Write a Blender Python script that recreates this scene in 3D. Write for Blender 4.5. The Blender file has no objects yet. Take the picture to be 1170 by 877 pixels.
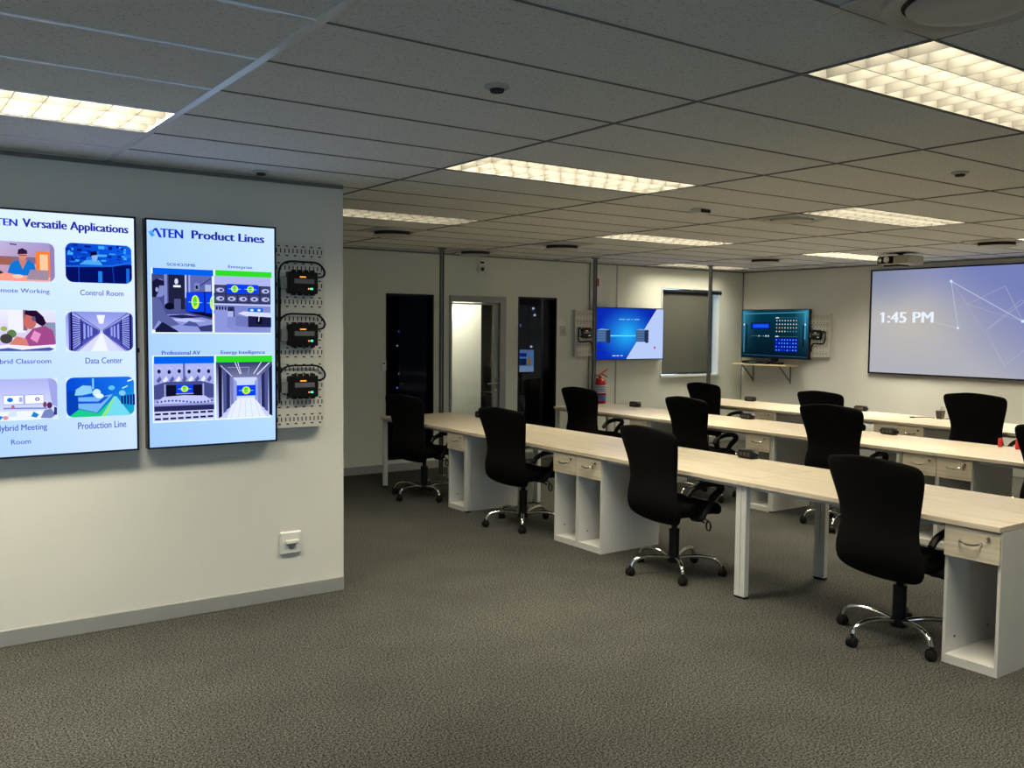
import bpy, math, random
from mathutils import Vector, Matrix
random.seed(4)
PI = math.pi
sc = bpy.context.scene
COL = sc.collection

# ---------------------------------------------------------------- camera, exposure, world
H = 1.70
ZC = 2.593            # ceiling height
F_PX, YAW, PITCH, ROLL = 1053.7, math.radians(54.68), math.radians(-3.47), math.radians(-.525)
fw = Vector((math.cos(YAW)*math.cos(PITCH), math.sin(YAW)*math.cos(PITCH), math.sin(PITCH)))
rt = Vector((math.sin(YAW), -math.cos(YAW), 0))
dn = fw.cross(rt)
r2 = rt*math.cos(ROLL) + dn*math.sin(ROLL)
d2 = -rt*math.sin(ROLL) + dn*math.cos(ROLL)
cam_d = bpy.data.cameras.new('camera')
cam = bpy.data.objects.new('camera', cam_d)
COL.objects.link(cam)
M = Matrix((r2, -d2, -fw)).transposed().to_4x4()
M.translation = Vector((0, 0, H))
cam.matrix_world = M
cam_d.sensor_width = 36
cam_d.sensor_fit = 'HORIZONTAL'
cam_d.lens = F_PX/1170*36
cam_d.clip_start = .05
sc.camera = cam
sc.view_settings.view_transform = 'Standard'
sc.view_settings.look = 'None'
sc.view_settings.exposure = 0.0
sc.view_settings.gamma = 1
sc.view_settings.use_curve_mapping = False
sc.cycles.max_bounces = 8
sc.cycles.diffuse_bounces = 4
sc.cycles.sample_clamp_indirect = 3

w = bpy.data.worlds.new('world'); sc.world = w; w.use_nodes = True
bg = w.node_tree.nodes['Background']
bg.inputs[0].default_value = (.48, .73, 1, 1); bg.inputs[1].default_value = 5.0

TUBE_W = 74.0                 # watts of one ceiling fitting
TUBE_COL = (1.0, .92, .70)
def area(name, loc, rot, sx, sy, watts, col, spread=180):
    l = bpy.data.lights.new(name, 'AREA'); l.shape = 'RECTANGLE'; l.size = sx; l.size_y = sy
    l.energy = watts; l.color = col; l.spread = math.radians(spread)
    o = bpy.data.objects.new(name, l); COL.objects.link(o); o.location = loc; o.rotation_euler = rot
    return o
# daylight comes in through the glazed front behind the camera; a portal guides its sampling
pl = area('daylight_portal', (-1.2, -3.42, 1.475), (math.radians(90), 0, 0), 3.4, 1.85, 1, (1, 1, 1))
pl.data.cycles.is_portal = True

# ---------------------------------------------------------------- materials
def lin(c):
    return tuple(((x/255)/12.92 if x/255 <= .04045 else ((x/255+.055)/1.055)**2.4) for x in c)
def nt(m): return m.node_tree.nodes, m.node_tree.links
def mat(name, col, rough=.6, metal=0, spec=.5, noise=None, bump=None, coat=0):
    """noise=(scale, amount) varies the colour; bump=(scale, strength, distance)"""
    m = bpy.data.materials.new(name); m.use_nodes = True
    n, l = nt(m); b = n['Principled BSDF']
    b.inputs['Base Color'].default_value = (*col, 1)
    b.inputs['Roughness'].default_value = rough; b.inputs['Metallic'].default_value = metal
    b.inputs['Specular IOR Level'].default_value = spec; b.inputs['Coat Weight'].default_value = coat
    tc = n.new('ShaderNodeTexCoord')
    if noise:
        t = n.new('ShaderNodeTexNoise'); t.inputs['Scale'].default_value = noise[0]; t.inputs['Detail'].default_value = 4
        l.new(tc.outputs['Object'], t.inputs['Vector'])
        r = n.new('ShaderNodeValToRGB'); r.color_ramp.elements[0].position = .3; r.color_ramp.elements[1].position = .7
        a = noise[1]
        r.color_ramp.elements[0].color = (*[c*(1-a) for c in col], 1); r.color_ramp.elements[1].color = (*[min(1, c*(1+a)) for c in col], 1)
        l.new(t.outputs['Fac'], r.inputs['Fac']); l.new(r.outputs['Color'], b.inputs['Base Color'])
    if bump:
        t = n.new('ShaderNodeTexNoise'); t.inputs['Scale'].default_value = bump[0]; t.inputs['Detail'].default_value = 3
        l.new(tc.outputs['Object'], t.inputs['Vector'])
        bm_ = n.new('ShaderNodeBump'); bm_.inputs['Strength'].default_value = bump[1]; bm_.inputs['Distance'].default_value = bump[2]
        l.new(t.outputs['Fac'], bm_.inputs['Height']); l.new(bm_.outputs['Normal'], b.inputs['Normal'])
    return m
def emis(name, col, s=1.0):
    m = bpy.data.materials.new(name); m.use_nodes = True
    n, l = nt(m); n.remove(n['Principled BSDF'])
    e = n.new('ShaderNodeEmission'); e.inputs[0].default_value = (*col, 1); e.inputs[1].default_value = s
    l.new(e.outputs[0], n['Material Output'].inputs[0]); return m

wall_m = mat('painted_wall', (.74, .73, .68), .55, noise=(1.5, .02), bump=(180, .08, .002))
panel_m = mat('partition_board', (.69, .71, .63), .5, noise=(1.2, .02), bump=(120, .05, .002))
base_m = mat('grey_skirting', (.30, .30, .29), .45, noise=(8, .04))
alu_m = mat('white_aluminium', (.70, .70, .67), .4, noise=(20, .02))
greyframe_m = mat('grey_door_frame', (.30, .31, .31), .45, noise=(12, .04))
dark_m = mat('black_plastic', (.006, .006, .008), .42, spec=.25, noise=(40, .15))
bezel_m = mat('tv_bezel', (.008, .008, .014), .3, noise=(40, .1))
fabric_m = mat('black_mesh_fabric', (.0045, .004, .004), .95, spec=.12, noise=(300, .4), bump=(600, .4, .002))
chplas_m = mat('black_chair_plastic', (.006, .006, .006), .5, spec=.3, noise=(30, .2))
chrome_m = mat('chrome', (.82, .80, .76), .12, metal=1, noise=(8, .03))
steel_m = mat('pole_steel', (.17, .17, .16), .3, metal=.75, noise=(10, .08))
melamine_m = mat('white_melamine', (.72, .71, .68), .4, noise=(6, .02))
rubber_m = mat('rubber', (.006, .006, .006), .8, spec=.25, noise=(50, .2))
white_m = mat('white_plastic', (.78, .77, .72), .35, noise=(30, .02))
red_m = mat('red_paint', (.50, .016, .012), .25, noise=(12, .08))
brass_m = mat('brass', (.6, .42, .15), .3, metal=1, noise=(20, .1))
lcd_m = mat('grey_lcd', (.16, .17, .18), .25, noise=(60, .1))
slot_m = mat('slot_shadow', (.03, .03, .028), .9, noise=(60, .2))
peg_m = mat('pegboard_white', (.66, .64, .58), .5, noise=(10, .02))
blind_m = mat('blind_fabric', (.075, .078, .066), .9, noise=(150, .1), bump=(500, .3, .001))
shelf_m = mat('pale_shelf', (.62, .5, .33), .5, noise=(12, .06))
rack_m = mat('rack_black', (.012, .012, .016), .5, noise=(20, .2))
inner_m = mat('inner_room_grey', (.20, .20, .19), .7, noise=(4, .1))
louvre_m = mat('louvre_satin', (.120, .114, .100), .45, noise=(20, .03))

def wood():
    m = bpy.data.materials.new('pale_wood_laminate'); m.use_nodes = True
    n, l = nt(m); b = n['Principled BSDF']; b.inputs['Roughness'].default_value = .32
    tc = n.new('ShaderNodeTexCoord'); mp = n.new('ShaderNodeMapping'); mp.inputs['Scale'].default_value = (28, 1.2, 28)
    t = n.new('ShaderNodeTexNoise'); t.inputs['Scale'].default_value = 1.6; t.inputs['Detail'].default_value = 7; t.inputs['Distortion'].default_value = .6
    r = n.new('ShaderNodeValToRGB')
    r.color_ramp.elements[0].position = .30; r.color_ramp.elements[0].color = (.58, .48, .35, 1)
    r.color_ramp.elements[1].position = .62; r.color_ramp.elements[1].color = (.76, .67, .53, 1)
    l.new(tc.outputs['Object'], mp.inputs[0]); l.new(mp.outputs[0], t.inputs['Vector'])
    l.new(t.outputs['Fac'], r.inputs[0]); l.new(r.outputs[0], b.inputs['Base Color']); return m
wood_m = wood()
def carpet():
    m = bpy.data.materials.new('grey_loop_carpet'); m.use_nodes = True
    n, l = nt(m); b = n['Principled BSDF']; b.inputs['Roughness'].default_value = .95; b.inputs['Specular IOR Level'].default_value = .1
    tc = n.new('ShaderNodeTexCoord')
    t = n.new('ShaderNodeTexNoise'); t.inputs['Scale'].default_value = 105; t.inputs['Detail'].default_value = 4; t.inputs['Roughness'].default_value = .75
    t2 = n.new('ShaderNodeTexNoise'); t2.inputs['Scale'].default_value = 2.2; t2.inputs['Detail'].default_value = 5
    r = n.new('ShaderNodeValToRGB')
    r.color_ramp.elements[0].position = .42; r.color_ramp.elements[0].color = (.008, .0085, .008, 1)
    r.color_ramp.elements[1].position = .60; r.color_ramp.elements[1].color = (.140, .138, .124, 1)
    mx = n.new('ShaderNodeMix'); mx.data_type = 'RGBA'; mx.blend_type = 'MULTIPLY'; mx.inputs[0].default_value = .35
    r2_ = n.new('ShaderNodeValToRGB'); r2_.color_ramp.elements[0].position = .35; r2_.color_ramp.elements[0].color = (.6, .6, .6, 1); r2_.color_ramp.elements[1].position = .6
    for q in (t, t2): l.new(tc.outputs['Object'], q.inputs['Vector'])
    l.new(t.outputs['Fac'], r.inputs[0]); l.new(t2.outputs['Fac'], r2_.inputs[0])
    l.new(r.outputs[0], mx.inputs[6]); l.new(r2_.outputs[0], mx.inputs[7]); l.new(mx.outputs[2], b.inputs['Base Color'])
    bm_ = n.new('ShaderNodeBump'); bm_.inputs['Strength'].default_value = .25; bm_.inputs['Distance'].default_value = .003
    l.new(t.outputs['Fac'], bm_.inputs['Height']); l.new(bm_.outputs['Normal'], b.inputs['Normal']); return m
carpet_m = carpet()
def ceil_tile():
    m = bpy.data.materials.new('fissured_ceiling_tile'); m.use_nodes = True
    n, l = nt(m); b = n['Principled BSDF']; b.inputs['Roughness'].default_value = .9; b.inputs['Specular IOR Level'].default_value = .15
    tc = n.new('ShaderNodeTexCoord'); mp = n.new('ShaderNodeMapping'); mp.inputs['Scale'].default_value = (1, 1.7, 1)
    t = n.new('ShaderNodeTexNoise'); t.inputs['Scale'].default_value = 95; t.inputs['Detail'].default_value = 3
    r = n.new('ShaderNodeValToRGB')
    r.color_ramp.elements[0].position = .31; r.color_ramp.elements[0].color = (.42, .43, .43, 1)
    r.color_ramp.elements[1].position = .40; r.color_ramp.elements[1].color = (.83, .85, .85, 1)
    l.new(tc.outputs['Object'], mp.inputs[0]); l.new(mp.outputs[0], t.inputs['Vector'])
    l.new(t.outputs['Fac'], r.inputs[0]); l.new(r.outputs[0], b.inputs['Base Color']); return m
tile_m = ceil_tile()
tee_lit_m = mat('ceiling_tee_lit', (.86, .88, .92), .22, noise=(10, .03))
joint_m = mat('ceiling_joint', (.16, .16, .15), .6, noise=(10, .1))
def glass(name, tint, refl):
    m = bpy.data.materials.new(name); m.use_nodes = True
    n, l = nt(m); n.remove(n['Principled BSDF'])
    t = n.new('ShaderNodeBsdfTransparent'); t.inputs[0].default_value = (*tint, 1)
    g = n.new('ShaderNodeBsdfGlossy'); g.inputs['Roughness'].default_value = .03
    f = n.new('ShaderNodeFresnel'); f.inputs[0].default_value = refl
    x = n.new('ShaderNodeMixShader')
    l.new(f.outputs[0], x.inputs[0]); l.new(t.outputs[0], x.inputs[1]); l.new(g.outputs[0], x.inputs[2])
    l.new(x.outputs[0], n['Material Output'].inputs[0]); return m
glass_m = glass('tinted_glass', (.50, .53, .62), 1.2)
clear_m = glass('clear_glass', (.93, .95, .93), 1.4)
def attr_emis():
    m = bpy.data.materials.new('screen_picture'); m.use_nodes = True
    n, l = nt(m); n.remove(n['Principled BSDF'])
    a = n.new('ShaderNodeAttribute'); a.attribute_name = 'Col'
    e = n.new('ShaderNodeEmission'); e.inputs[1].default_value = 1.0
    l.new(a.outputs['Color'], e.inputs[0]); l.new(e.outputs[0], n['Material Output'].inputs[0]); return m
pic_m = attr_emis()
led_b = emis('led_blue', (.15, .3, 1), 3); led_w = emis('led_white', (.8, .9, 1), 1.6)
led_g = emis('led_green', (.1, 1, .6), 1.6); led_o = emis('led_orange', (1, .35, .05), 1.6)

# ---------------------------------------------------------------- mesh helpers
class MB:
    def __init__(s): s.v = []; s.f = []; s.mi = []; s.k = 0; s.sm = []
    def add(s, vs, fs, smooth=False):
        o = len(s.v); s.v += [Vector(p) for p in vs]
        for f in fs: s.f.append([i+o for i in f]); s.mi.append(s.k); s.sm.append(smooth)
        return s
    def mat(s, k): s.k = k; return s
    def box(s, a, b, bev=0):
        x0, y0, z0 = [min(p, q) for p, q in zip(a, b)]; x1, y1, z1 = [max(p, q) for p, q in zip(a, b)]
        if not bev:
            return s.add([(x0,y0,z0),(x1,y0,z0),(x1,y1,z0),(x0,y1,z0),(x0,y0,z1),(x1,y0,z1),(x1,y1,z1),(x0,y1,z1)],
                         [(0,3,2,1),(4,5,6,7),(0,1,5,4),(1,2,6,5),(2,3,7,6),(3,0,4,7)])
        e = min(bev, (x1-x0)/2.01, (y1-y0)/2.01, (z1-z0)/2.01)
        vs = []; idx = {}
        for i, x in enumerate((x0, x1)):
            for j, y in enumerate((y0, y1)):
                for k, z in enumerate((z0, z1)):
                    sx = e if i == 0 else -e; sy = e if j == 0 else -e; sz = e if k == 0 else -e
                    idx[i,j,k] = len(vs)
                    vs += [(x, y+sy, z+sz), (x+sx, y, z+sz), (x+sx, y+sy, z)]
        fs = []
        g = lambda i, j, k, a: idx[i,j,k]+a
        for i in (0, 1):
            q = [g(i,0,0,0), g(i,1,0,0), g(i,1,1,0), g(i,0,1,0)]; fs.append(q if i else q[::-1])
            q = [g(0,i,0,1), g(1,i,0,1), g(1,i,1,1), g(0,i,1,1)]; fs.append(q[::-1] if i else q)
            q = [g(0,0,i,2), g(1,0,i,2), g(1,1,i,2), g(0,1,i,2)]; fs.append(q if i else q[::-1])
        for i in (0, 1):
            for j in (0, 1):
                fl = (i == j)
                q = [g(i,j,0,0), g(i,j,0,1), g(i,j,1,1), g(i,j,1,0)]; fs.append(q[::-1] if fl else q)
                q = [g(i,0,j,0), g(i,0,j,2), g(i,1,j,2), g(i,1,j,0)]; fs.append(q if fl else q[::-1])
                q = [g(0,i,j,1), g(0,i,j,2), g(1,i,j,2), g(1,i,j,1)]; fs.append(q[::-1] if fl else q)
                for k in (0, 1):
                    q = [g(i,j,k,0), g(i,j,k,1), g(i,j,k,2)]; fs.append(q if (i+j+k) % 2 else q[::-1])
        return s.add(vs, fs)
    def tube(s, pts, r, n=10, caps=True, flat=1.0, closed=False):
        pts = [Vector(p) for p in pts]; m = len(pts); rs = r if isinstance(r, (list, tuple)) else [r]*m
        vs = []; up = Vector((0, 0, 1)); prev = None
        for i, p in enumerate(pts):
            if closed: t = (pts[(i+1) % m]-pts[i-1])
            else: t = (pts[min(i+1, m-1)]-pts[max(i-1, 0)])
            t.normalize()
            if prev is None:
                a = up if abs(t.dot(up)) < .9 else Vector((1, 0, 0))
                u = t.cross(a).normalized()
            else: u = (prev - t*prev.dot(t)).normalized()
            prev = u; q = t.cross(u)
            for k in range(n):
                an = 2*PI*k/n; vs.append(p+u*math.cos(an)*rs[i]+q*math.sin(an)*rs[i]*flat)
        fs = []
        for i in range(m if closed else m-1):
            for k in range(n):
                a = i*n+k; b = i*n+(k+1) % n; c = ((i+1) % m)*n+(k+1) % n; d = ((i+1) % m)*n+k
                fs.append((a, b, c, d))
        if caps and not closed: fs.append(list(range(n))[::-1]); fs.append([(m-1)*n+k for k in range(n)])
        return s.add(vs, fs, True)
    def cyl(s, p, q, r, n=20, r1=None): return s.tube([p, q], [r, r if r1 is None else r1], n)
    def lathe(s, prof, c=(0,0,0), axis='z', n=28):
        vs = []; fs = []; m = len(prof); cx, cy, cz = c
        for (r, h) in prof:
            for k in range(n):
                an = 2*PI*k/n; a, b = r*math.cos(an), r*math.sin(an)
                vs.append({'z': (cx+a, cy+b, cz+h), 'y': (cx+a, cy+h, cz+b), 'x': (cx+h, cy+a, cz+b)}[axis])
        for i in range(m-1):
            for k in range(n): fs.append((i*n+k, i*n+(k+1) % n, (i+1)*n+(k+1) % n, (i+1)*n+k))
        if prof[0][0] > 0: fs.append(list(range(n))[::-1])
        if prof[-1][0] > 0: fs.append([(m-1)*n+k for k in range(n)])
        return s.add(vs, fs, True)
    def prism(s, poly, y0, y1):      # poly in x,z extruded along y
        n = len(poly)
        return s.add([(x, y0, z) for x, z in poly]+[(x, y1, z) for x, z in poly],
                     [list(range(n)), [n+i for i in range(n)][::-1]]+[(i, n+i, n+(i+1) % n, (i+1) % n) for i in range(n)])
    def build(s, name, mats, parent=None, loc=None, kind=None, sub=0, bevel=0):
        me = bpy.data.meshes.new(name); me.from_pydata(s.v, [], s.f)
        for m_ in (mats if isinstance(mats, (list, tuple)) else [mats]): me.materials.append(m_)
        for p, k, sm in zip(me.polygons, s.mi, s.sm): p.material_index = k; p.use_smooth = sm
        me.update(); import bmesh
        b = bmesh.new(); b.from_mesh(me); bmesh.ops.recalc_face_normals(b, faces=b.faces); b.to_mesh(me); b.free()
        if any(s.sm):
            for p in me.polygons:
                pass
        o = bpy.data.objects.new(name, me); COL.objects.link(o)
        if any(s.sm) and not sub:
            me.set_sharp_from_angle(angle=math.radians(40))
        if parent: o.parent = parent
        if loc: o.location = loc
        if kind: o['kind'] = kind
        if bevel:
            md = o.modifiers.new('bevel', 'BEVEL'); md.width = bevel; md.segments = 2; md.limit_method = 'ANGLE'
        if sub:
            md = o.modifiers.new('sub', 'SUBSURF'); md.levels = sub; md.render_levels = sub
            for p in me.polygons: p.use_smooth = True
        return o
def thing(name, label, cat, loc=(0,0,0), rz=0, group=None):
    o = bpy.data.objects.new(name, None); COL.objects.link(o); o.location = loc; o.rotation_euler = (0, 0, rz)
    o.empty_display_size = .1
    o['label'] = label; o['category'] = cat
    if group: o['group'] = group
    return o
def tag(o, label, cat, group=None):
    o['label'] = label; o['category'] = cat
    if group: o['group'] = group
    return o
def copy_tree(o, parent=None):
    c = o.copy(); COL.objects.link(c); c.parent = parent
    for ch in list(o.children): copy_tree(ch, c)
    return c
def spline(pts, n=6):
    out = []; P = [Vector(p) for p in pts]
    for i in range(len(P)-1):
        p0 = P[max(i-1, 0)]; p1 = P[i]; p2 = P[i+1]; p3 = P[min(i+2, len(P)-1)]
        for k in range(n):
            t = k/n
            out.append(.5*((2*p1)+(-p0+p2)*t+(2*p0-5*p1+4*p2-p3)*t*t+(-p0+3*p1-3*p2+p3)*t**3))
    out.append(P[-1]); return out
FONT_CACHE = {}
def text_data(s, bold):
    key = (s, bold)
    if key not in FONT_CACHE:
        cu = bpy.data.curves.new('t', 'FONT'); cu.body = s; cu.offset = bold; cu.resolution_u = 3
        o = bpy.data.objects.new('t', cu); COL.objects.link(o)
        bpy.context.view_layer.update()
        dg = bpy.context.evaluated_depsgraph_get()
        me = bpy.data.meshes.new_from_object(o.evaluated_get(dg))
        vs = [(v.co.x, v.co.y) for v in me.vertices]; fs = [list(p.vertices) for p in me.polygons]
        bpy.data.objects.remove(o); bpy.data.curves.remove(cu); bpy.data.meshes.remove(me)
        x0 = min(v[0] for v in vs); x1 = max(v[0] for v in vs); y0 = min(v[1] for v in vs); y1 = max(v[1] for v in vs)
        FONT_CACHE[key] = ([((x-x0)/(x1-x0), (y-y0)/(y1-y0)) for x, y in vs], fs)
    return FONT_CACHE[key]
class Pic:
    """flat coloured artwork in local x,z facing -y; each shape a hair in front of the one before"""
    def __init__(s, x0, x1, z0, z1, y=0): s.b = (x0, x1, z0, z1); s.y = y; s.gain = 1.0; s.v = []; s.f = []; s.c = []
    def P(s, u, v): x0, x1, z0, z1 = s.b; return (x0+(x1-x0)*u, s.y, z0+(z1-z0)*v)
    def poly(s, pts, col, cols=None):
        s.y -= .00012; o = len(s.v)
        s.v += [s.P(*p) for p in pts]; s.f.append(list(range(o, o+len(pts))))
        s.c.append([lin(c) for c in cols] if cols else [lin(col)]*len(pts)); return s
    def rect(s, a, b, c, d, col, cols=None): return s.poly([(a, b), (c, b), (c, d), (a, d)], col, cols)
    def disc(s, u, v, r, col, asp=None, n=18, ry=None):
        x0, x1, z0, z1 = s.b; asp = asp or (x1-x0)/(z1-z0); ry = ry or r*asp
        return s.poly([(u+r*math.cos(2*PI*k/n), v+ry*math.sin(2*PI*k/n)) for k in range(n)], col)
    def line(s, a, b, wd, col):
        x0, x1, z0, z1 = s.b; W = x1-x0; Hh = z1-z0
        dx, dz = (b[0]-a[0])*W, (b[1]-a[1])*Hh; L = math.hypot(dx, dz) or 1
        nx, nz = -dz/L*wd/2/W, dx/L*wd/2/Hh
        return s.poly([(a[0]+nx, a[1]+nz), (a[0]-nx, a[1]-nz), (b[0]-nx, b[1]-nz), (b[0]+nx, b[1]+nz)], col)
    def text(s, t, u0, v0, u1, v1, col, bold=.0):
        vs, fs = text_data(t, 0); W = s.b[1]-s.b[0]; st = (v1-v0)*(s.b[3]-s.b[2])*.028/W
        for k in range(int(bold)+1):      # heavier weights are overprinted a hair to the side
            s.y -= .00012; o = len(s.v)
            s.v += [s.P(u0+(u1-u0)*a+(k-bold/2)*st, v0+(v1-v0)*b) for a, b in vs]
            for f in fs: s.f.append([i+o for i in f]); s.c.append([lin(col)]*len(f))
        return s
    def corners(s, u0, v0, u1, v1, r, col):
        x0, x1, z0, z1 = s.b; ru = r/(x1-x0); rv = r/(z1-z0)
        for cu, cv, su, sv in ((u0, v0, 1, 1), (u1, v0, -1, 1), (u1, v1, -1, -1), (u0, v1, 1, -1)):
            arc = [(cu+su*ru*(1-math.cos(k*PI/12)), cv+sv*rv*(1-math.sin(k*PI/12))) for k in range(7)]
            s.poly([(cu-su*.004, cv-sv*.002)]+arc[::-1], col)
        return s
    def build(s, name, parent=None, label=None):
        me = bpy.data.meshes.new(name); me.from_pydata(s.v, [], s.f); me.materials.append(pic_m)
        ca = me.color_attributes.new('Col', 'FLOAT_COLOR', 'CORNER'); i = 0
        for f, cs in zip(me.polygons, s.c):
            for li, c in zip(f.loop_indices, cs): ca.data[li].color = (*[q*s.gain for q in c], 1)
        o = bpy.data.objects.new(name, me); COL.objects.link(o)
        if parent: o.parent = parent
        if label: o['label'] = label
        return o

# ---------------------------------------------------------------- room shell
XR, YB, YW, XE = 11.15, 9.60, 5.43, 2.52      # right wall, back wall, display wall face and its free end
XL, YF = -3.5, -3.5
MB().box((XL, YF, -.1), (XR+.15, 13.2, 0)).build('floor', carpet_m, kind='structure')
TX0, TDX, TY0, TDY = -.446, 1.575, 1.608, .487
lights = [(2, 0), (2, 5), (4, 5), (6, 5), (2, 10), (4, 10), (6, 10), (6, 15), (0, 5), (4, 0), (6, 0)]
lightset = set(lights)
cm = MB(); 
ix0 = -2
for i in range(ix0, 8):
    for j in range(-11, 17):
        if (i, j) in lightset: continue
        x0, x1 = max(XL, TX0+TDX*i), min(XR, TX0+TDX*(i+1)); y0, y1 = max(YF, TY0+TDY*j), min(YB, TY0+TDY*(j+1))
        if x1-x0 < .001 or y1-y0 < .001: continue
        cm.add([(x0, y0, ZC), (x1, y0, ZC), (x1, y1, ZC), (x0, y1, ZC)], [(0, 3, 2, 1)])
cm.box((XL, YF, ZC+.35), (XR, YB, ZC+.4))
ceil = cm.build('ceiling', tile_m, kind='structure')
g = MB()
for i in range(-1, 8):
    x = TX0+TDX*i; wd = .016 if i == 1 else .005
    g.mat(0 if i == 1 else 1).box((x-wd, YF, ZC-.006), (x+wd, YB, ZC+.004))
g.mat(1)
for j in range(-10, 17):
    y = TY0+TDY*j
    g.box((XL, y-.0038, ZC-.004), (XR, y+.0038, ZC+.004))
g.mat(0)
for j in range(-10, 17):     # tees west of the main runner: displays' glow put in as paler colour
    y = TY0+TDY*j
    if y < YW: g.box((XL, y-.007, ZC-.0045), (TX0+TDX, y+.007, ZC))
g.build('trim_1', [tee_lit_m, joint_m], kind='structure')
# walls
def holes_wall(y0, y1, x0, x1, holes, name, m, face='Y'):
    """wall slab between y0,y1 running x0..x1 with rectangular holes (xa,xb,za,zb)"""
    b = MB(); xs = sorted({x0, x1, *[h[0] for h in holes], *[h[1] for h in holes]})
    for a, c in zip(xs, xs[1:]):
        hs = [h for h in holes if h[0] <= a+1e-6 and h[1] >= c-1e-6]
        zs = [0]
        for h in sorted(hs, key=lambda h: h[2]): zs += [h[2], h[3]]
        zs.append(ZC+.1)
        for z0, z1 in zip(zs[::2], zs[1::2]):
            if z1-z0 > 1e-4: b.box((a, y0, z0), (c, y1, z1)) if face == 'Y' else b.box((y0, a, z0), (y1, c, z1))
    return b.build(name, m, kind='structure')
OP1 = (5.0, 5.64, .14, 2.09); DR = (5.86, 6.69, 0, 2.09); OP3 = (6.89, 7.51, .14, 2.10); WIN = (9.41, 10.63, 1.03, 2.31)
holes_wall(YB, YB+.12, 0, XR+.15, [OP1, DR, OP3, WIN], 'wall_back', panel_m)
MB().box((XR, YF, 0), (XR+.15, YB, ZC+.1)).build('wall_right', wall_m, kind='structure')
MB().box((XL, YW, 0), (XE-.012, YW+.12, ZC+.1)).build('wall_display', wall_m, kind='structure')
MB().box((-.12, YW+.12, 0), (0, YB+.12, ZC+.1)).build('wall_inner', wall_m, kind='structure')
holes_wall(YF-.15, YF, XL, XR+.15, [(-2.9, .5, .55, 2.4)], 'wall_front', wall_m)
MB().box((XL-.15, YF-.15, 0), (XL, YW+.12, ZC+.1)).build('wall_left', wall_m, kind='structure')
MB().box((-2.9, YF-.1, .55), (.5, YF-.09, 2.4)).build('window_2', clear_m, kind='structure')
# the free end of the display wall has an aluminium stud cover
MB().box((XE-.012, YW-.0005, 0), (XE+.004, YW+.132, ZC)).build('trim_2', alu_m, kind='structure')
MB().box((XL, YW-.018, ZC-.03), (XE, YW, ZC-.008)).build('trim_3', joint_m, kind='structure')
MB().box((XL, YW-.014, 0), (XE+.002, YW, .088), .003).build('baseboard_display', base_m, kind='structure')
b = MB()
for a, c in ((0, 5.86), (6.69, XR)): b.box((a, YB-.014, 0), (c, YB, .095), .003)
b.build('baseboard_back', base_m, kind='structure')
MB().box((XR-.014, YF, 0), (XR, YB, .095), .003).build('baseboard_right', base_m, kind='structure')
b = MB()
for x, wd in ((8.56, .012), (9.0, .0), (4.30, .012)):
    if wd: b.box((x-wd, YB-.006, .095), (x+wd, YB, ZC))
b.box((8.06, YB-.03, .095), (8.13, YB, ZC), .004)
b.box((XR-.012, YB-.02, 0), (XR, YB, ZC))
b.build('trim_4', greyframe_m, kind='structure')
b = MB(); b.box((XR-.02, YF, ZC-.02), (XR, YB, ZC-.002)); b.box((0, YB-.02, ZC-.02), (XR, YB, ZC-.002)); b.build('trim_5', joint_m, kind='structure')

# inner rooms behind the glazed openings
b = MB(); b.box((3.6, 12.6, 0), (9.0, 12.7, ZC)); b.box((3.5, YB+.12, 0), (3.6, 12.7, ZC)); b.box((8.9, YB+.12, 0), (9.0, 12.7, ZC)); b.box((3.5, YB+.12, ZC), (9.0, 12.7, ZC+.05))
b.build('wall_server_room', inner_m, kind='structure')
MB().box((5.66, 10.42, 0), (6.865, 10.5, ZC)).box((5.66, YB+.12, 0), (5.74, 10.42, ZC)).build('wall_lobby', wall_m, kind='structure')
area('lobby_lamp', (6.25, 10.08, ZC-.03), (math.radians(35), 0, 0), .6, .15, 34.0, (1, .95, .76), 120)

def glazing(name, op, m, fw_=.035, fm=None, mull=()):
    x0, x1, z0, z1 = op
    f = MB(); y0, y1 = YB-.008, YB+.128
    f.box((x0, y0, z0), (x0+fw_, y1, z1)).box((x1-fw_, y0, z0), (x1, y1, z1)).box((x0+fw_, y0, z1-fw_), (x1-fw_, y1, z1)).box((x0+fw_, y0, z0), (x1-fw_, y1, z0+fw_))
    r = f.build(name, fm or dark_m, kind='structure')
    MB().box((x0+fw_, YB+.05, z0+fw_), (x1-fw_, YB+.056, z1-fw_)).build('pane', m, r)
    return r
glazing('window_3', OP1, glass_m, .02)
glazing('window_4', OP3, glass_m, .02)
# dark inner jamb of the right-hand glazed strip
MB().box((7.34, YB+.06, .16), (7.49, YB+.12, 2.08)).build('trim_6', dark_m, kind='structure')
# glazed door
x0, x1, z0, z1 = DR
MB().box((x0, YB-.02, 0), (x0+.03, YB+.12, z1)).box((x1-.09, YB-.02, 0), (x1, YB+.12, z1)).box((x0+.03, YB-.02, z1-.075), (x1-.09, YB+.12, z1)).build('door_1', greyframe_m, kind='structure')
dl = thing('glass_door', 'grey framed glass door with a lever handle in the back wall', 'door', ((x0+x1)/2-.03, YB+.04, 0))
a, c = -(x1-x0)/2+.062, (x1-x0)/2-.062
MB().box((a, -.02, .01), (a+.018, .02, 2.005), .002).box((c-.07, -.02, .01), (c, .02, 2.005), .002).box((a+.018, -.02, 1.985), (c-.07, .02, 2.005)).box((a+.018, -.02, .01), (c-.07, .02, .12)).build('leaf_frame', greyframe_m, dl)
MB().box((a+.018, -.003, .12), (c-.07, .003, 1.985)).build('pane', clear_m, dl)
hd = MB().tube([(c-.03, -.05, 1.0), (c-.17, -.052, 1.0)], .010, 10).tube([(c-.03, -.015, 1.0), (c-.03, -.055, 1.0)], .009, 10).build('handle', chrome_m, dl)
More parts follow.
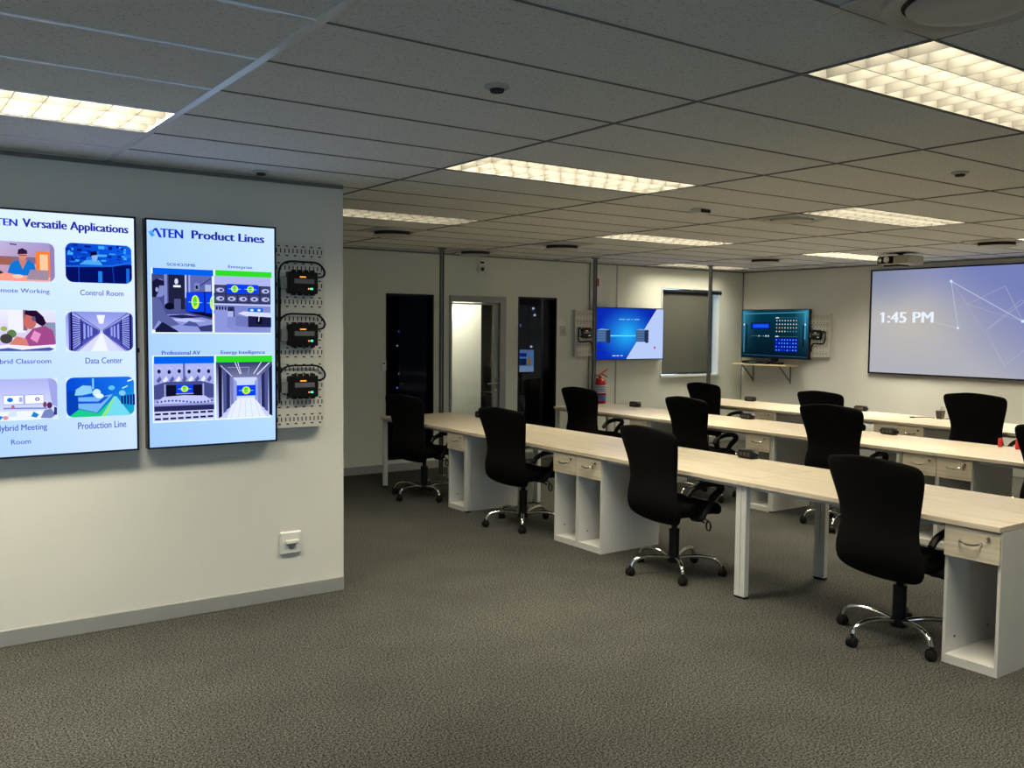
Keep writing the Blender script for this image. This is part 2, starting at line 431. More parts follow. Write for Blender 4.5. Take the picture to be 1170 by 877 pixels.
MB().box((c-.05, -.026, .90), (c-.012, -.018, 1.08), .003).build('lock_plate', chrome_m, hd)

# outside window with roller blind
x0, x1, z0, z1 = WIN
b = MB(); y1 = YB+.12
b.box((x0, YB-.012, z0), (x0+.02, y1, z1)).box((x1-.02, YB-.012, z0), (x1, y1, z1)).box((x0+.02, YB-.012, z1-.02), (x1-.02, y1, z1)).box((x0-.01, YB-.035, z0-.02), (x1+.01, y1, z0+.01))
wn = b.build('window_1', alu_m, kind='structure')
MB().box((x0+.02, y1-.02, z0+.01), (x1-.02, y1-.014, z1-.02)).build('pane', clear_m, wn)
MB().box(((x0+x1)/2+.1, y1-.035, z0+.01), ((x0+x1)/2+.13, y1-.005, z1-.02)).build('mullion', alu_m, wn)
bl = thing('roller_blind', 'dark grey roller blind pulled down over the window', 'blind', (0, YB, 0))
q = MB(); n = 12
for k in range(n):
    za, zb = z0+.035+(z1-.06-z0-.035)*k/n, z0+.035+(z1-.06-z0-.035)*(k+1)/n
    xa = x1-.10-.02*math.sin(PI*k/n)*0; 
    ra, rb = x1-.19+.055*(za-z0)/1.2, x1-.19+.055*(zb-z0)/1.2
    q.add([(x0+.03, .020, za), (ra, .020, za), (rb, .020, zb), (x0+.03, .020, zb), (x0+.03, .022, za), (ra, .022, za), (rb, .022, zb), (x0+.03, .022, zb)],
          [(0,1,2,3), (7,6,5,4), (1,5,6,2), (0,3,7,4), (0,4,5,1), (3,2,6,7)])
q.build('fabric', blind_m, bl)
MB().cyl((x0+.025, .01, z1-.06), (x1-.01, .01, z1-.06), .026).build('roller_tube', dark_m, bl)
MB().lathe([(.0, 0), (.036, 0), (.036, .025), (0, .025)], (x1-.012, .005, z1-.06), 'x').build('end_bracket', dark_m, bl)
MB().box((x0+.03, .012, z0+.022), (x1-.19, .030, z0+.04), .003).build('bottom_bar', dark_m, bl)

# ---------------------------------------------------------------- ceiling lights
POWER = {(2, 10): .55, (0, 5): 1.6, (2, 5): 1.3, (6, 5): 1.35, (6, 10): 1.6, (4, 10): 1.1, (6, 15): .75}      # per-fitting factors tuned for the light on nearby walls and floor
def light(i, j, label, seen=True):
    x0, y0 = TX0+TDX*i, TY0+TDY*j
    t = thing('ceiling_light', label, 'light', (x0+TDX/2, y0+TDY/2, ZC), 0, 'recessed ceiling lights')
    a, c = TDX/2-.012, TDY/2-.012
    f = MB()      # housing: an open box above the ceiling plane
    f.box((-a-.006, -c-.006, 0), (-a, c+.006, .12)).box((a, -c-.006, 0), (a+.006, c+.006, .12)).box((-a, -c-.006, 0), (a, -c, .12)).box((-a, c, 0), (a, c+.006, .12)).box((-a-.006, -c-.006, .12), (a+.006, c+.006, .126))
    f.build('housing', louvre_m, t)
    l = MB(); n = 13
    for k in range(1, 3):
        y = -c+2*c*k/3; l.prism([], 0, 0) if False else l.add(
            [(-a, y-.002, .0), (a, y-.002, .0), (a, y+.002, .0), (-a, y+.002, .0), (-a, y-.006, .062), (a, y-.006, .062), (a, y+.006, .062), (-a, y+.006, .062)],
            [(0,3,2,1), (4,5,6,7), (0,1,5,4), (1,2,6,5), (2,3,7,6), (3,0,4,7)])
    for k in range(1, n):
        x = -a+2*a*k/n; l.add(
            [(x-.0015, -c, .003), (x+.0015, -c, .003), (x+.0015, c, .003), (x-.0015, c, .003), (x-.005, -c, .062), (x+.005, -c, .062), (x+.005, c, .062), (x-.005, c, .062)],
            [(0,3,2,1), (4,5,6,7), (0,1,5,4), (1,2,6,5), (2,3,7,6), (3,0,4,7)])
    l.build('louvre', louvre_m, t)
    lamp = area('tube_lamp', (x0+TDX/2, y0+TDY/2, ZC+.095), (0, 0, 0), TDX-.08, TDY-.06, TUBE_W*POWER.get((i, j), 1), TUBE_COL, 150)
    return t
LL = {(2, 0): 'large bright louvred ceiling light nearest the upper right corner', (2, 5): 'louvred ceiling light in the middle of the ceiling, in front of the three poles',
      (4, 5): 'louvred ceiling light beside the square air diffuser above the right-hand rows', (6, 5): 'ceiling light cut by the right edge above the projected screen',
      (2, 10): 'louvred ceiling light just past the end of the display wall', (4, 10): 'narrow louvred light above the wall-mounted television on the back wall',
      (6, 10): 'ceiling light whose end is hidden by the projector', (6, 15): 'farthest ceiling light, above the window with the blind', (0, 5): 'louvred ceiling light above the two upright displays', (4, 0): 'ceiling light just beyond the right edge, nearer one', (6, 0): 'ceiling light beyond the right edge, beside the screen wall'}
for ij in lights:
    light(*ij, LL[ij])
    
def diffuser(x, y, label, dark=True):
    t = thing('air_diffuser', label, 'air vent', (x, y, ZC), 0, 'round air diffusers in the ceiling')
    hw = TDY/2-.008
    MB().box((-hw, -hw, -.010), (hw, hw, -.002), .002).build('plate', tile_plain, t)
    if dark:      # round valve: a lowered disc; the throat's shade is a dark-coloured band
        MB().lathe([(.215, -.010), (.21, -.020), (.195, -.022), (.185, -.011)], n=40).build('outer_cone', tile_plain, t)
        MB().lathe([(.165, -.011), (.165, -.052)], n=40).build('air_slot', slot_m, t)
        MB().lathe([(0, -.066), (.12, -.064), (.185, -.056), (.19, -.052), (.165, -.050)], n=40).build('centre_disc', slot_m if dark == 2 else tile_plain, t)
    else:
        MB().lathe([(.225, -.010), (.22, -.022), (.19, -.016), (.17, -.011)], n=40).build('outer_cone', tile_plain, t)
        MB().lathe([(0, -.030), (.10, -.034), (.145, -.030), (.158, -.020), (.15, -.012)], n=40).build('centre_disc', tile_plain, t)
        MB().lathe([(.169, -.0112), (.150, -.0105)], n=40).build('air_slot', slot_m, t)
    return t
tile_plain = mat('diffuser_white', (.50, .50, .47), .45, noise=(10, .03))
diffuser(2.452, 1.36, 'round air diffuser at the top edge beside the nearest light', False)
diffuser(6.10, TY0+TDY*6.5, 'square plate air diffuser touching the end of a louvred light, right of centre', False)
diffuser(9.22, TY0+TDY*12.5-.1, 'air diffuser over the window wall near the farthest ceiling light')
diffuser(6.12, TY0+TDY*12.6, 'air diffuser in front of the middle pole')
diffuser(4.05, TY0+TDY*12.4, 'air diffuser just right of the display wall end')
diffuser(9.10, TY0+TDY*6.3, 'air diffuser near the right edge above the projected screen')
diffuser(5.85, TY0+TDY*15.2, 'air diffuser above the glass door')

def detector(x, y, label, r=.045):
    t = thing('smoke_detector', label, 'detector', (x, y, ZC), 0, 'small round ceiling detectors')
    MB().lathe([(r, 0), (r*1.05, -.006), (r*.9, -.012), (r*.6, -.013)], n=24).build('flange', tile_plain, t)
    MB().lathe([(r*.62, -.012), (r*.55, -.024), (0, -.026)], n=20).build('sensor', slot_m, t)
detector(1.953, 2.869, 'small round ceiling detector above the middle of the picture')
detector(5.054, 2.817, 'small round ceiling detector below the nearest bright light')
detector(1.928, 5.25, 'small round ceiling detector close to the top of the display wall')
t = thing('occupancy_sensor', 'small square occupancy sensor box hanging under the ceiling', 'sensor', (5.13, 4.84, ZC))
MB().box((-.07, -.05, -.035), (.07, .05, 0), .008).build('body', white_m, t)
MB().box((-.05, -.056, -.03), (.05, -.05, -.006), .002).build('lens', slot_m, t)

# projector
t = thing('projector', 'white projector hung under the ceiling in front of the projection screen', 'projector', (9.72, 6.08, ZC))
MB().box((-.16, -.19, -.135), (.16, .19, -.035), .012).build('body', mat('projector_grey', (.34, .34, .30), .5, noise=(20, .05)), t)
MB().box((-.166, -.01, -.125), (-.16, .185, -.045)).build('front_panel', dark_m, t)
MB().lathe([(.036, 0), (.036, -.02), (.028, -.022), (.02, -.012), (0, -.010)], (-.166, .06, -.085), 'x').build('lens', chrome_m, t)
MB().lathe([(.02, 0), (.02, -.006), (0, -.006)], (-.166, .15, -.085), 'x').build('focus_knob', chrome_m, t)
MB().cyl((0, 0, -.04), (0, 0, 0), .03).lathe([(.06, 0), (.06, -.008), (0, -.008)]).build('ceiling_mount', dark_m, t)
MB().box((-.1, -.05, -.155), (.1, .15, -.135), .004).build('cable_tray', dark_m, t)

# ---------------------------------------------------------------- steel poles
for k, (x, y, lb) in enumerate([(5.40, 9.01, 'slim steel pole left of the glass door'), (7.61, 8.945, 'slim steel pole in front of the fire extinguisher'), (9.69, 8.925, 'slim steel pole in front of the window blind')]):
    t = thing('steel_pole', lb, 'pole', (x, y, 0), 0, 'floor-to-ceiling steel poles')
    MB().cyl((0, 0, 0), (0, 0, ZC), .027, 20).build('tube', steel_m, t)
    MB().box((-.006, -.031, .0), (.006, -.024, ZC)).build('cable_slot', slot_m, t)
    MB().lathe([(.055, ZC), (.055, ZC-.01), (.03, ZC-.02)], n=24).build('ceiling_flange', steel_m, t)
    MB().lathe([(.055, 0), (.055, .01), (.03, .02)], n=24).build('floor_flange', steel_m, t)

# ---------------------------------------------------------------- upright displays
def tv(x0, x1, z0, z1, y_front, label, rz=0, anchor=None, bez=.010, depth=.055, off=.02):
    """display whose local frame faces -y; anchor gives world position of its centre (x,y)"""
    wd, ht = x1-x0, z1-z0
    t = thing('wall_display', label, 'television', anchor, rz)
    MB().box((-wd/2, 0, -ht/2), (wd/2, depth, ht/2), .004).build('housing', bezel_m, t)
    fr = MB()
    fr.box((-wd/2, -.004, -ht/2), (-wd/2+bez, 0, ht/2)).box((wd/2-bez, -.004, -ht/2), (wd/2, 0, ht/2)).box((-wd/2+bez, -.004, ht/2-bez), (wd/2-bez, 0, ht/2)).box((-wd/2+bez, -.004, -ht/2), (wd/2-bez, 0, -ht/2+bez))
    fr.build('bezel', bezel_m, t)
    MB().box((-.2, depth, -.2), (.2, depth+off, .2)).build('wall_mount', dark_m, t)
    return t
NAVY = (28, 38, 150); BG = (212, 230, 255); BG2 = (165, 200, 255)
def logo(p, u0, v0, u1, v1):
    """swoosh A followed by TEN"""
    W = u1-u0; Hh = v1-v0
    q = lambda a, b: (u0+W*a, v0+Hh*b)
    p.poly([q(0, .62), q(.10, .55), q(.20, .20), q(.10, .0), q(.05, .25)], (60, 150, 230))
    p.poly([q(.04, .75), q(.12, .72), q(.20, .55), q(.10, .50)], (70, 170, 235))
    p.poly([q(.13, .75), q(.20, 1), q(.26, 1), q(.40, 0), q(.31, 0), q(.22, .70), q(.18, .70), q(.10, .10), q(.14, .55)], (18, 50, 190))
    p.text('TEN', u0+W*.36, v0+Hh*.02, u1, v0+Hh*.98, (16, 46, 185), 4)
t1 = tv(.508, 1.256, 1.004, 2.288, 5.36, 'left upright display with six rounded pictures in two columns', 0, (.882, 5.352, 1.646))
p = Pic(-.366, .366, -.634, .634, -.0005); p.gain = 1.2
p.rect(0, 0, 1, 1, BG, [BG2, (190, 214, 255), (215, 232, 255), (205, 226, 255)])
R1 = lambda u: u
logo(p, .015, .934, .222, .963)
p.text('Versatile Applications', .258, .922, .955, .968, NAVY, 3)
def img(p, u0, v0, u1, v1, r=.035):
    """sub picture helper: maps 0..1 inside the frame"""
    def q(a, b): return (u0+(u1-u0)*a, v0+(v1-v0)*b)
    class S: pass
    s = S(); s.q = q
    s.poly = lambda pts, c, cols=None: p.poly([q(*x) for x in pts], c, cols)
    s.rect = lambda a, b, c_, d, col, cols=None: p.poly([q(a, b), q(c_, b), q(c_, d), q(a, d)], col, cols)
    s.disc = lambda a, b, rx, ry, col: p.poly([q(a+rx*math.cos(2*PI*k/16), b+ry*math.sin(2*PI*k/16)) for k in range(16)], col)
    s.line = lambda a, b, wd, col: p.line(q(*a), q(*b), wd, col)
    s.done = lambda: p.corners(u0, v0, u1, v1, r, (205, 225, 255))
    return s
rr = random.Random(3)
# remote working
s = img(p, .02, .714, .455, .873)
s.rect(0, 0, 1, 1, (170, 150, 190), [(190, 150, 170), (230, 170, 170), (150, 140, 190), (185, 175, 215)])
s.rect(.12, .45, .95, .62, (120, 100, 130)); s.rect(.2, .4, .38, .6, (150, 90, 80)); s.rect(.72, .12, .93, .78, (235, 120, 50)); s.rect(.78, .3, .9, .7, (255, 190, 150)); s.rect(.93, 0, 1, 1, (140, 120, 170))
s.poly([(.3, .15), (.36, .45), (.48, .55), (.62, .55), (.70, .45), (.74, .15)], (15, 110, 200)); s.poly([(.47, .55), (.53, .3), (.6, .55)], (190, 120, 110))
s.disc(.53, .66, .065, .13, (205, 130, 120)); s.poly([(.46, .68), (.47, .8), (.53, .84), (.6, .78), (.6, .70)], (40, 25, 60)); s.line((.48, .66), (.59, .66), .003, (20, 20, 50))
s.poly([(.0, .0), (.0, .18), (.3, .2), (.6, .12), (.6, 0)], (235, 150, 130)); s.poly([(.58, .05), (.64, .30), (.92, .30), (.90, .04)], (150, 130, 150)); s.poly([(0, .1), (.1, .5), (.16, .3), (.26, .2), (.1, .1)], (30, 50, 60))
s.disc(.46, .12, .08, .05, (250, 190, 170)); s.line((.35, .93), (.45, .92), .006, (60, 50, 80)); s.done()
# control room
s = img(p, .525, .717, .976, .880)
s.rect(0, 0, 1, 1, (10, 70, 200), [(5, 30, 130), (10, 60, 190), (10, 90, 225), (5, 60, 190)])
for _ in range(60):
    a, b_ = rr.random()*.9, .5+rr.random()*.42; s.rect(a, b_, a+.03+rr.random()*.07, b_+.02+rr.random()*.07, rr.choice([(5, 40, 150), (20, 110, 240), (60, 160, 250), (5, 20, 100), (10, 80, 210)]))
s.poly([(.2, .46), (.28, .56), (.4, .6), (.5, .58), (.55, .46)], (70, 160, 230)); s.disc(.43, .67, .045, .12, (130, 170, 220)); s.poly([(.36, .68), (.38, .80), (.46, .82), (.47, .72), (.40, .7)], (5, 10, 60))
s.poly([(0, 0), (0, .42), (.5, .46), (1, .5), (1, 0)], (3, 14, 90)); s.poly([(0, .42), (.5, .46), (.7, .48), (1, .60), (1, .54), (.7, .43), (.3, .40), (0, .38)], (20, 100, 220))
s.line((.19, 0), (.19, .4), .004, (15, 70, 190)); s.line((.70, .42), (.72, .02), .003, (15, 70, 190)); s.rect(.48, .02, .54, .3, (30, 120, 220)); s.rect(.91, .02, .96, .4, (20, 100, 215)); s.done()
# classroom
s = img(p, .02, .431, .45, .598)
s.rect(0, 0, 1, 1, (210, 200, 220), [(190, 180, 225), (225, 180, 200), (215, 215, 235), (225, 225, 250)])
s.rect(.3, .45, .55, 1, (225, 225, 245)); s.rect(.52, .5, .58, 1, (130, 90, 110)); s.rect(.82, .2, 1, .7, (130, 140, 170))
s.poly([(.50, .10), (.55, .35), (.66, .55), (.84, .62), (.96, .50), (1, .2), (.98, .08)], (150, 70, 130)); s.poly([(.62, .3), (.68, .5), (.78, .42), (.72, .2)], (215, 140, 190))
s.disc(.62, .72, .095, .19, (190, 100, 95)); s.poly([(.54, .90), (.56, .99), (.72, .99), (.82, .84), (.86, .68), (.80, .60), (.72, .68), (.66, .84)], (30, 12, 45)); s.disc(.675, .79, .03, .06, (90, 80, 130))
s.poly([(.3, .14), (.42, .36), (.56, .30), (.6, .12)], (205, 120, 110)); s.disc(.35, .42, .07, .10, (90, 120, 70)); s.disc(.27, .3, .09, .12, (60, 60, 60)); s.disc(.24, .54, .05, .06, (150, 170, 90))
s.poly([(0, 0), (0, .1), (.3, .16), (.62, .12), (1, .16), (1, 0)], (225, 225, 245)); s.poly([(0, .02), (.3, .08), (.5, .03), (.9, .09), (1, .04), (1, 0), (0, 0)], (70, 80, 160)); s.done()
# data centre aisle
s = img(p, .516, .429, .975, .595)
s.rect(0, 0, 1, 1, (150, 160, 235), [(190, 195, 250), (190, 195, 250), (130, 140, 215), (130, 140, 215)])
s.poly([(.45, .92), (.58, .92), (.55, .70), (.49, .70)], (225, 230, 255)); s.poly([(.2, 0), (.8, 0), (.54, .5), (.50, .5)], (200, 205, 255)); s.poly([(.36, 0), (.62, 0), (.535, .45), (.51, .45)], (225, 228, 255))
for sg in (-1, 1):
    X = lambda d: .52+sg*d
    s.poly([(X(.02), .52), (X(.48), .98), (X(.48), .02), (X(.38), .0), (X(.02), .48)], (70, 75, 170))
    for k in range(14):
        zt = .92-k*.065; s.line((X(.42), zt), (X(.31), .52+(zt-.5)*.74), .0022, (205, 212, 255))
    for d0 in (.28, .22, .17, .13, .10, .07): s.line((X(d0), .5+d0*.85), (X(d0), .5-d0*.9), .004 if d0 > .2 else .0025, (20, 20, 90))
    for d0 in (.25, .195, .15): s.poly([(X(d0+.015), .5+d0*.8), (X(d0-.015), .5+d0*.7), (X(d0-.015), .5-d0*.7), (X(d0+.015), .5-d0*.8)], (140, 150, 230))
    s.line((X(.30), .82), (X(.30), .14), .005, (15, 15, 80)); s.line((X(.44), .98), (X(.44), .02), .009, (12, 14, 60)); s.line((X(.36), 0), (X(.02), .47), .003, (20, 20, 100)); s.line((X(.40), .98), (X(.02), .54), .003, (20, 20, 100))
s.done()
# meeting room
s = img(p, .02, .150, .45, .318)
s.rect(0, 0, 1, 1, (190, 200, 245), [(205, 215, 250), (205, 215, 250), (165, 170, 225), (165, 170, 225)])
s.poly([(.86, 1), (1, 1), (1, .3), (.92, .35)], (150, 155, 215)); s.rect(.2, .38, .80, .62, (150, 160, 215)); s.rect(.21, .40, .49, .60, (240, 245, 255)); s.rect(.52, .40, .79, .60, (240, 245, 255)); s.disc(.30, .5, .045, .055, (20, 110, 210)); s.disc(.70, .5, .035, .045, (40, 60, 150)); s.disc(.70, .5, .018, .022, (240, 245, 255)); s.rect(.43, .44, .48, .56, (150, 170, 230))
s.line((.2, .30), (.85, .27), .008, (120, 130, 200)); s.poly([(0, .02), (.1, .22), (.85, .22), (.75, .0), (0, 0)], (225, 232, 255)); s.disc(.34, .33, .025, .045, (190, 90, 110)); s.poly([(.24, .08), (.3, .24), (.38, .26), (.4, .1)], (200, 215, 250)); s.poly([(.02, .05), (.1, .15), (.2, .1), (.15, .02)], (30, 120, 215)); s.disc(.23, .07, .04, .05, (210, 140, 150))
s.disc(.81, .36, .03, .07, (120, 60, 90)); s.disc(.88, .34, .04, .08, (70, 40, 80)); s.poly([(.74, .04), (.8, .22), (.9, .26), (.97, .1), (.9, .02)], (110, 125, 180)); s.poly([(.6, .08), (.64, .2), (.72, .12), (.68, .05)], (20, 120, 200)); s.poly([(.94, .1), (.95, .3), (.99, .28), (.99, .1)], (40, 50, 130)); s.done()
# production line
s = img(p, .508, .152, .973, .319)
s.rect(0, 0, 1, 1, (10, 90, 215), [(5, 60, 170), (20, 160, 190), (20, 110, 225), (5, 70, 205)])
s.poly([(.0, .05), (.0, .68), (.14, .66), (.18, .2)], (5, 60, 170)); s.poly([(.02, .0), (.18, .2), (.45, .08), (.56, .10), (.68, .45), (.5, 0)], (25, 190, 130)); s.poly([(.5, 0), (.69, .5), (.73, .5), (.95, 0)], (110, 205, 225)); s.poly([(.5, 0), (.56, .1), (.68, .45), (.7, .45), (.6, .1), (.56, 0)], (140, 220, 80))
s.poly([(.17, .22), (.17, .50), (.5, .50), (.68, .56), (.44, .1)], (110, 170, 240)); s.poly([(.17, .34), (.5, .33), (.62, .50), (.55, .5), (.46, .38), (.17, .40)], (20, 80, 200)); s.poly([(.12, .55), (.14, .70), (.24, .80), (.36, .78), (.38, .60), (.22, .55)], (130, 195, 245)); s.disc(.44, .60, .06, .10, (190, 225, 255)); s.disc(.48, .52, .06, .06, (215, 235, 255)); s.rect(.375, .7, .40, .97, (120, 200, 250))
for k in range(5): s.rect(.80+k*.045, .30-k*.01, .83+k*.045, .50+k*.01, (5, 25, 110))
s.line((.9, .88), (1, .94), .007, (220, 240, 255)); s.line((.82, .70), (.9, .76), .005, (200, 230, 255)); s.disc(.66, .72, .05, .06, (90, 180, 240)); s.disc(.82, .58, .05, .07, (120, 190, 230)); s.done()
TX = [('Remote Working', .055, .661, .413, .684), ('Control Room', .613, .663, .908, .686), ('Hybrid Classroom', .032, .374, .413, .400), ('Data Center', .640, .377, .893, .402), ('Hybrid Meeting', .055, .101, .378, .133), ('Production Line', .582, .101, .912, .130), ('Room', .149, .053, .272, .073)]
for a in TX: p.text(*a, (60, 80, 165), 1)
p.build('screen', t1, 'bright picture with title Versatile Applications and six captioned photos')
MB().box((.374, .004, -.10), (.386, .02, -.075)).build('remote_sensor', dark_m, t1)

t2 = tv(1.303, 2.052, 1.004, 2.288, 5.36, 'right upright display titled Product Lines with four captioned pictures', 0, (1.6775, 5.352, 1.646))
p = Pic(-.366, .366, -.634, .634, -.0005); p.gain = 1.2
p.rect(0, 0, 1, 1, BG, [(150, 190, 255), (170, 205, 255), (190, 218, 255), (170, 205, 255)])
logo(p, .012, .925, .268, .965)
p.text('Product Lines', .338, .928, .910, .965, NAVY, 5)
for tt in [('SOHO/SMB', .147, .803, .360, .816), ('Enterprise', .618, .801, .812, .818), ('Professional AV', .100, .410, .390, .428), ('Energy Intelligence', .553, .406, .912, .427)]: p.text(*tt, (35, 55, 150), 2)
BLUE = (0, 90, 225); GREEN = (45, 205, 40)
def globe(s, a, b, w_, h_):
    s.rect(a, b, a+w_, b+h_, (5, 60, 225)); s.disc(a+w_/2, b+h_/2, w_*.22, h_*.36, (200, 235, 20)); s.poly([(a+w_*.40, b+h_*.7), (a+w_*.55, b+h_*.82), (a+w_*.6, b+h_*.4), (a+w_*.45, b+h_*.25), (a+w_*.36, b+h_*.5)], (70, 200, 50)); s.line((a+w_*.12, b+h_*.5), (a+w_*.88, b+h_*.48), .0025, (170, 220, 240))
FR = (215, 232, 255)
for (a, b_, c_, d) in ((.028, .505, .491, .793), (.499, .505, .965, .795), (.028, .110, .491, .407), (.499, .110, .965, .407)): p.rect(a, b_, c_, d, (225, 238, 255))
s = img(p, .032, .510, .487, .766)       # desk with two monitors
s.rect(0, 0, 1, 1, (40, 45, 90), [(70, 80, 150), (50, 55, 110), (60, 68, 120), (60, 65, 120)])
s.rect(.2, .45, .25, 1, (120, 130, 190)); s.rect(.27, .4, .54, 1, (28, 30, 60)); s.rect(.54, .6, .57, 1, (180, 190, 240)); s.rect(.60, .6, .63, 1, (150, 160, 220)); s.rect(.63, .62, 1, 1, (90, 98, 165)); s.line((.8, .82), (.98, .95), .004, (15, 15, 40)); s.rect(.70, .74, .78, .86, (120, 130, 190)); s.rect(.72, .76, .76, .82, (15, 15, 45)); s.rect(.35, .78, .47, .815, (235, 240, 255)); s.disc(.40, .88, .03, .05, (200, 210, 245)); s.rect(.88, .72, .98, .84, (160, 170, 220))
s.poly([(.36, .36), (.36, .58), (.47, .58), (.47, .36)], (75, 80, 130)); s.disc(.28, .45, .08, .06, (10, 10, 30))
s.poly([(0, 0), (0, .30), (.6, .32), (1, .22), (1, 0)], (130, 140, 205)); s.poly([(.15, .28), (.5, .31), (.85, .27), (.5, .24)], (30, 32, 80)); s.poly([(.2, .22), (.6, .25), (.9, .2), (.6, .17)], (175, 185, 240)); s.poly([(.75, .10), (1, .14), (1, .02), (.8, .02)], (50, 55, 110)); s.poly([(.5, .12), (.6, .2), (.72, .17), (.78, .1)], (70, 80, 140))
s.poly([(0, .03), (0, .6), (.08, .64), (.16, .50), (.22, .32), (.40, .18), (.44, .13), (.28, .10), (.1, .2)], (85, 92, 150)); s.poly([(0, 0), (.16, .18), (.42, .02), (.42, 0)], (22, 24, 60)); s.disc(.12, .76, .11, .16, (120, 130, 190)); s.poly([(0, .60), (0, .86), (.08, .92), (.2, .88), (.2, .80), (.12, .80), (.1, .68), (.06, .60)], (20, 22, 55)); s.disc(.08, .73, .022, .04, (150, 160, 210)); s.disc(.02, .02, .03, .025, (230, 235, 255))
s.poly([(.55, .36), (.56, .70), (1, .72), (1, .26)], (8, 10, 40)); globe(s, .56, .36, .30, .34); globe(s, .88, .34, .28, .36); p.rect(.487, .51, .4985, .766, (225, 238, 255))
s = img(p, .503, .510, .961, .768)       # control room with video wall
s.rect(0, 0, 1, 1, (100, 108, 170), [(120, 130, 200), (130, 140, 205), (110, 118, 180), (110, 118, 180)])
s.poly([(0, 1), (1, 1), (1, .78), (.7, .86), (.3, .86), (0, .82)], (165, 172, 225)); s.rect(0, .52, 1, .84, (35, 38, 75))
for k in range(5):
    for j in range(2):
        a, b_ = .0+k*.2, .54+j*.15; s.rect(a+.01, b_, a+.19, b_+.13, (60, 66, 110)); s.disc(a+.1, b_+.06, .07, .04, (170, 178, 225)); s.disc(a+.1+rr.uniform(-.02, .02), b_+.06, .03, .02, (50, 55, 95))
globe(s, .21, .69, .28, .17); globe(s, .49, .69, .28, .17); s.line((0, .50), (1, .49), .006, (200, 208, 245)); s.poly([(0, .4), (.25, .46), (.2, .1), (.4, 0), (0, 0)], (130, 140, 205))
for k in range(5): s.rect(.02+k*.05, .40, .05+k*.05, .46, (25, 25, 60))
s.rect(.22, .28, .34, .46, (35, 38, 75)); s.rect(.22, .28, .32, .38, (160, 168, 220)); s.rect(.58, .37, .85, .44, (10, 90, 200)); s.disc(.65, .405, .03, .02, (200, 230, 240)); s.disc(.78, .405, .03, .02, (200, 230, 240)); s.poly([(.40, .34), (.5, .38), (.98, .36), (1, .28), (.6, .28)], (200, 206, 245)); s.poly([(.36, .12), (.36, .30), (.58, .28), (.58, .10)], (105, 112, 175)); s.poly([(.58, .1), (.58, .3), (1, .28), (1, .1)], (25, 28, 65)); s.disc(.78, .22, .06, .07, (10, 10, 35)); s.line((.77, .2), (.78, .3), .004, (220, 225, 250))
s = img(p, .032, .117, .487, .373)       # auditorium
s.rect(0, 0, 1, 1, (150, 158, 220), [(120, 128, 190), (120, 128, 190), (165, 172, 230), (165, 172, 230)])
s.line((.5, 1), (.5, .7), .012, (90, 98, 160))
for k in range(6): s.disc(.09+k*.165, .86-.01*(k % 2), .028, .035, (20, 20, 55)); s.line((.04+k*.165, .92), (.15+k*.165, .91), .003, (190, 198, 245))
for k in range(9): s.poly([(.04+k*.105, .70), (.10+k*.105, .78), (.13+k*.105, .72), (.08+k*.105, .66)], (215, 222, 252) if k % 2 else (80, 88, 150))
s.poly([(0, .62), (.2, .68), (.8, .68), (1, .62), (1, .38), (0, .38)], (65, 72, 130)); s.rect(.2, .42, .8, .62, (14, 14, 38)); s.line((.18, .4), (.18, .64), .008, (150, 158, 215)); s.line((.82, .4), (.82, .64), .008, (150, 158, 215)); globe(s, .365, .475, .28, .15); s.line((.36, .465), (.65, .465), .004, (170, 175, 225))
s.poly([(.15, .42), (.5, .44), (.85, .42), (1, .3), (0, .3)], (180, 186, 238))
for k in range(16): s.disc(.06+k*.06, .33+.02*math.sin(k*.42), .018, .018, (70, 75, 135))
s.rect(0, .17, 1, .26, (35, 38, 85)); s.rect(0, 0, 1, .17, (190, 196, 240))
for k in range(8):
    for j in range(2): s.rect(.01+k*.125, .02+j*.085+k*.002, .105+k*.125, .055+j*.085+k*.002, (14, 15, 45))
s = img(p, .503, .117, .961, .376)       # server aisle
s.rect(0, 0, 1, 1, (150, 160, 225), [(190, 200, 250), (190, 200, 250), (40, 44, 90), (40, 44, 90)])
s.rect(.3, .35, .72, .72, (190, 200, 245)); s.poly([(.18, 0), (.88, 0), (.70, .35), (.32, .35)], (215, 224, 255))
for k in range(5): s.line((.25+k*.13, 0), (.36+k*.08, .33), .0018, (160, 170, 225))
for sg in (-1, 1):
    for d0, c in ((.48, (18, 20, 50)), (.40, (70, 78, 135)), (.34, (35, 38, 85)), (.27, (110, 118, 180)), (.22, (140, 150, 210))):
        s.poly([(.52+sg*d0, .5+d0*.95), (.52+sg*(d0-.06), .5+(d0-.06)*.9), (.52+sg*(d0-.06), .5-(d0-.06)*1.1), (.52+sg*d0, .5-d0*1.03)], c)
s.line((.08, .94), (.28, .74), .003, (215, 225, 255)); s.line((.33, .99), (.42, .78), .004, (230, 238, 255)); s.line((.38, .99), (.44, .78), .003, (230, 238, 255)); s.line((.8, .99), (.66, .78), .004, (230, 238, 255)); s.line((.95, .98), (.72, .76), .006, (210, 220, 250)); s.line((.2, .9), (.58, .9), .002, (170, 180, 230)); s.line((.58, .9), (.56, .78), .002, (170, 180, 230))
globe(s, .355, .39, .34, .19)
p.rect(.032, .764, .487, .791, BLUE); p.rect(.503, .767, .961, .793, GREEN); p.rect(.032, .371, .487, .404, BLUE); p.rect(.503, .374, .961, .404, GREEN)
p.build('screen', t2, 'bright picture with title Product Lines over four captioned images')

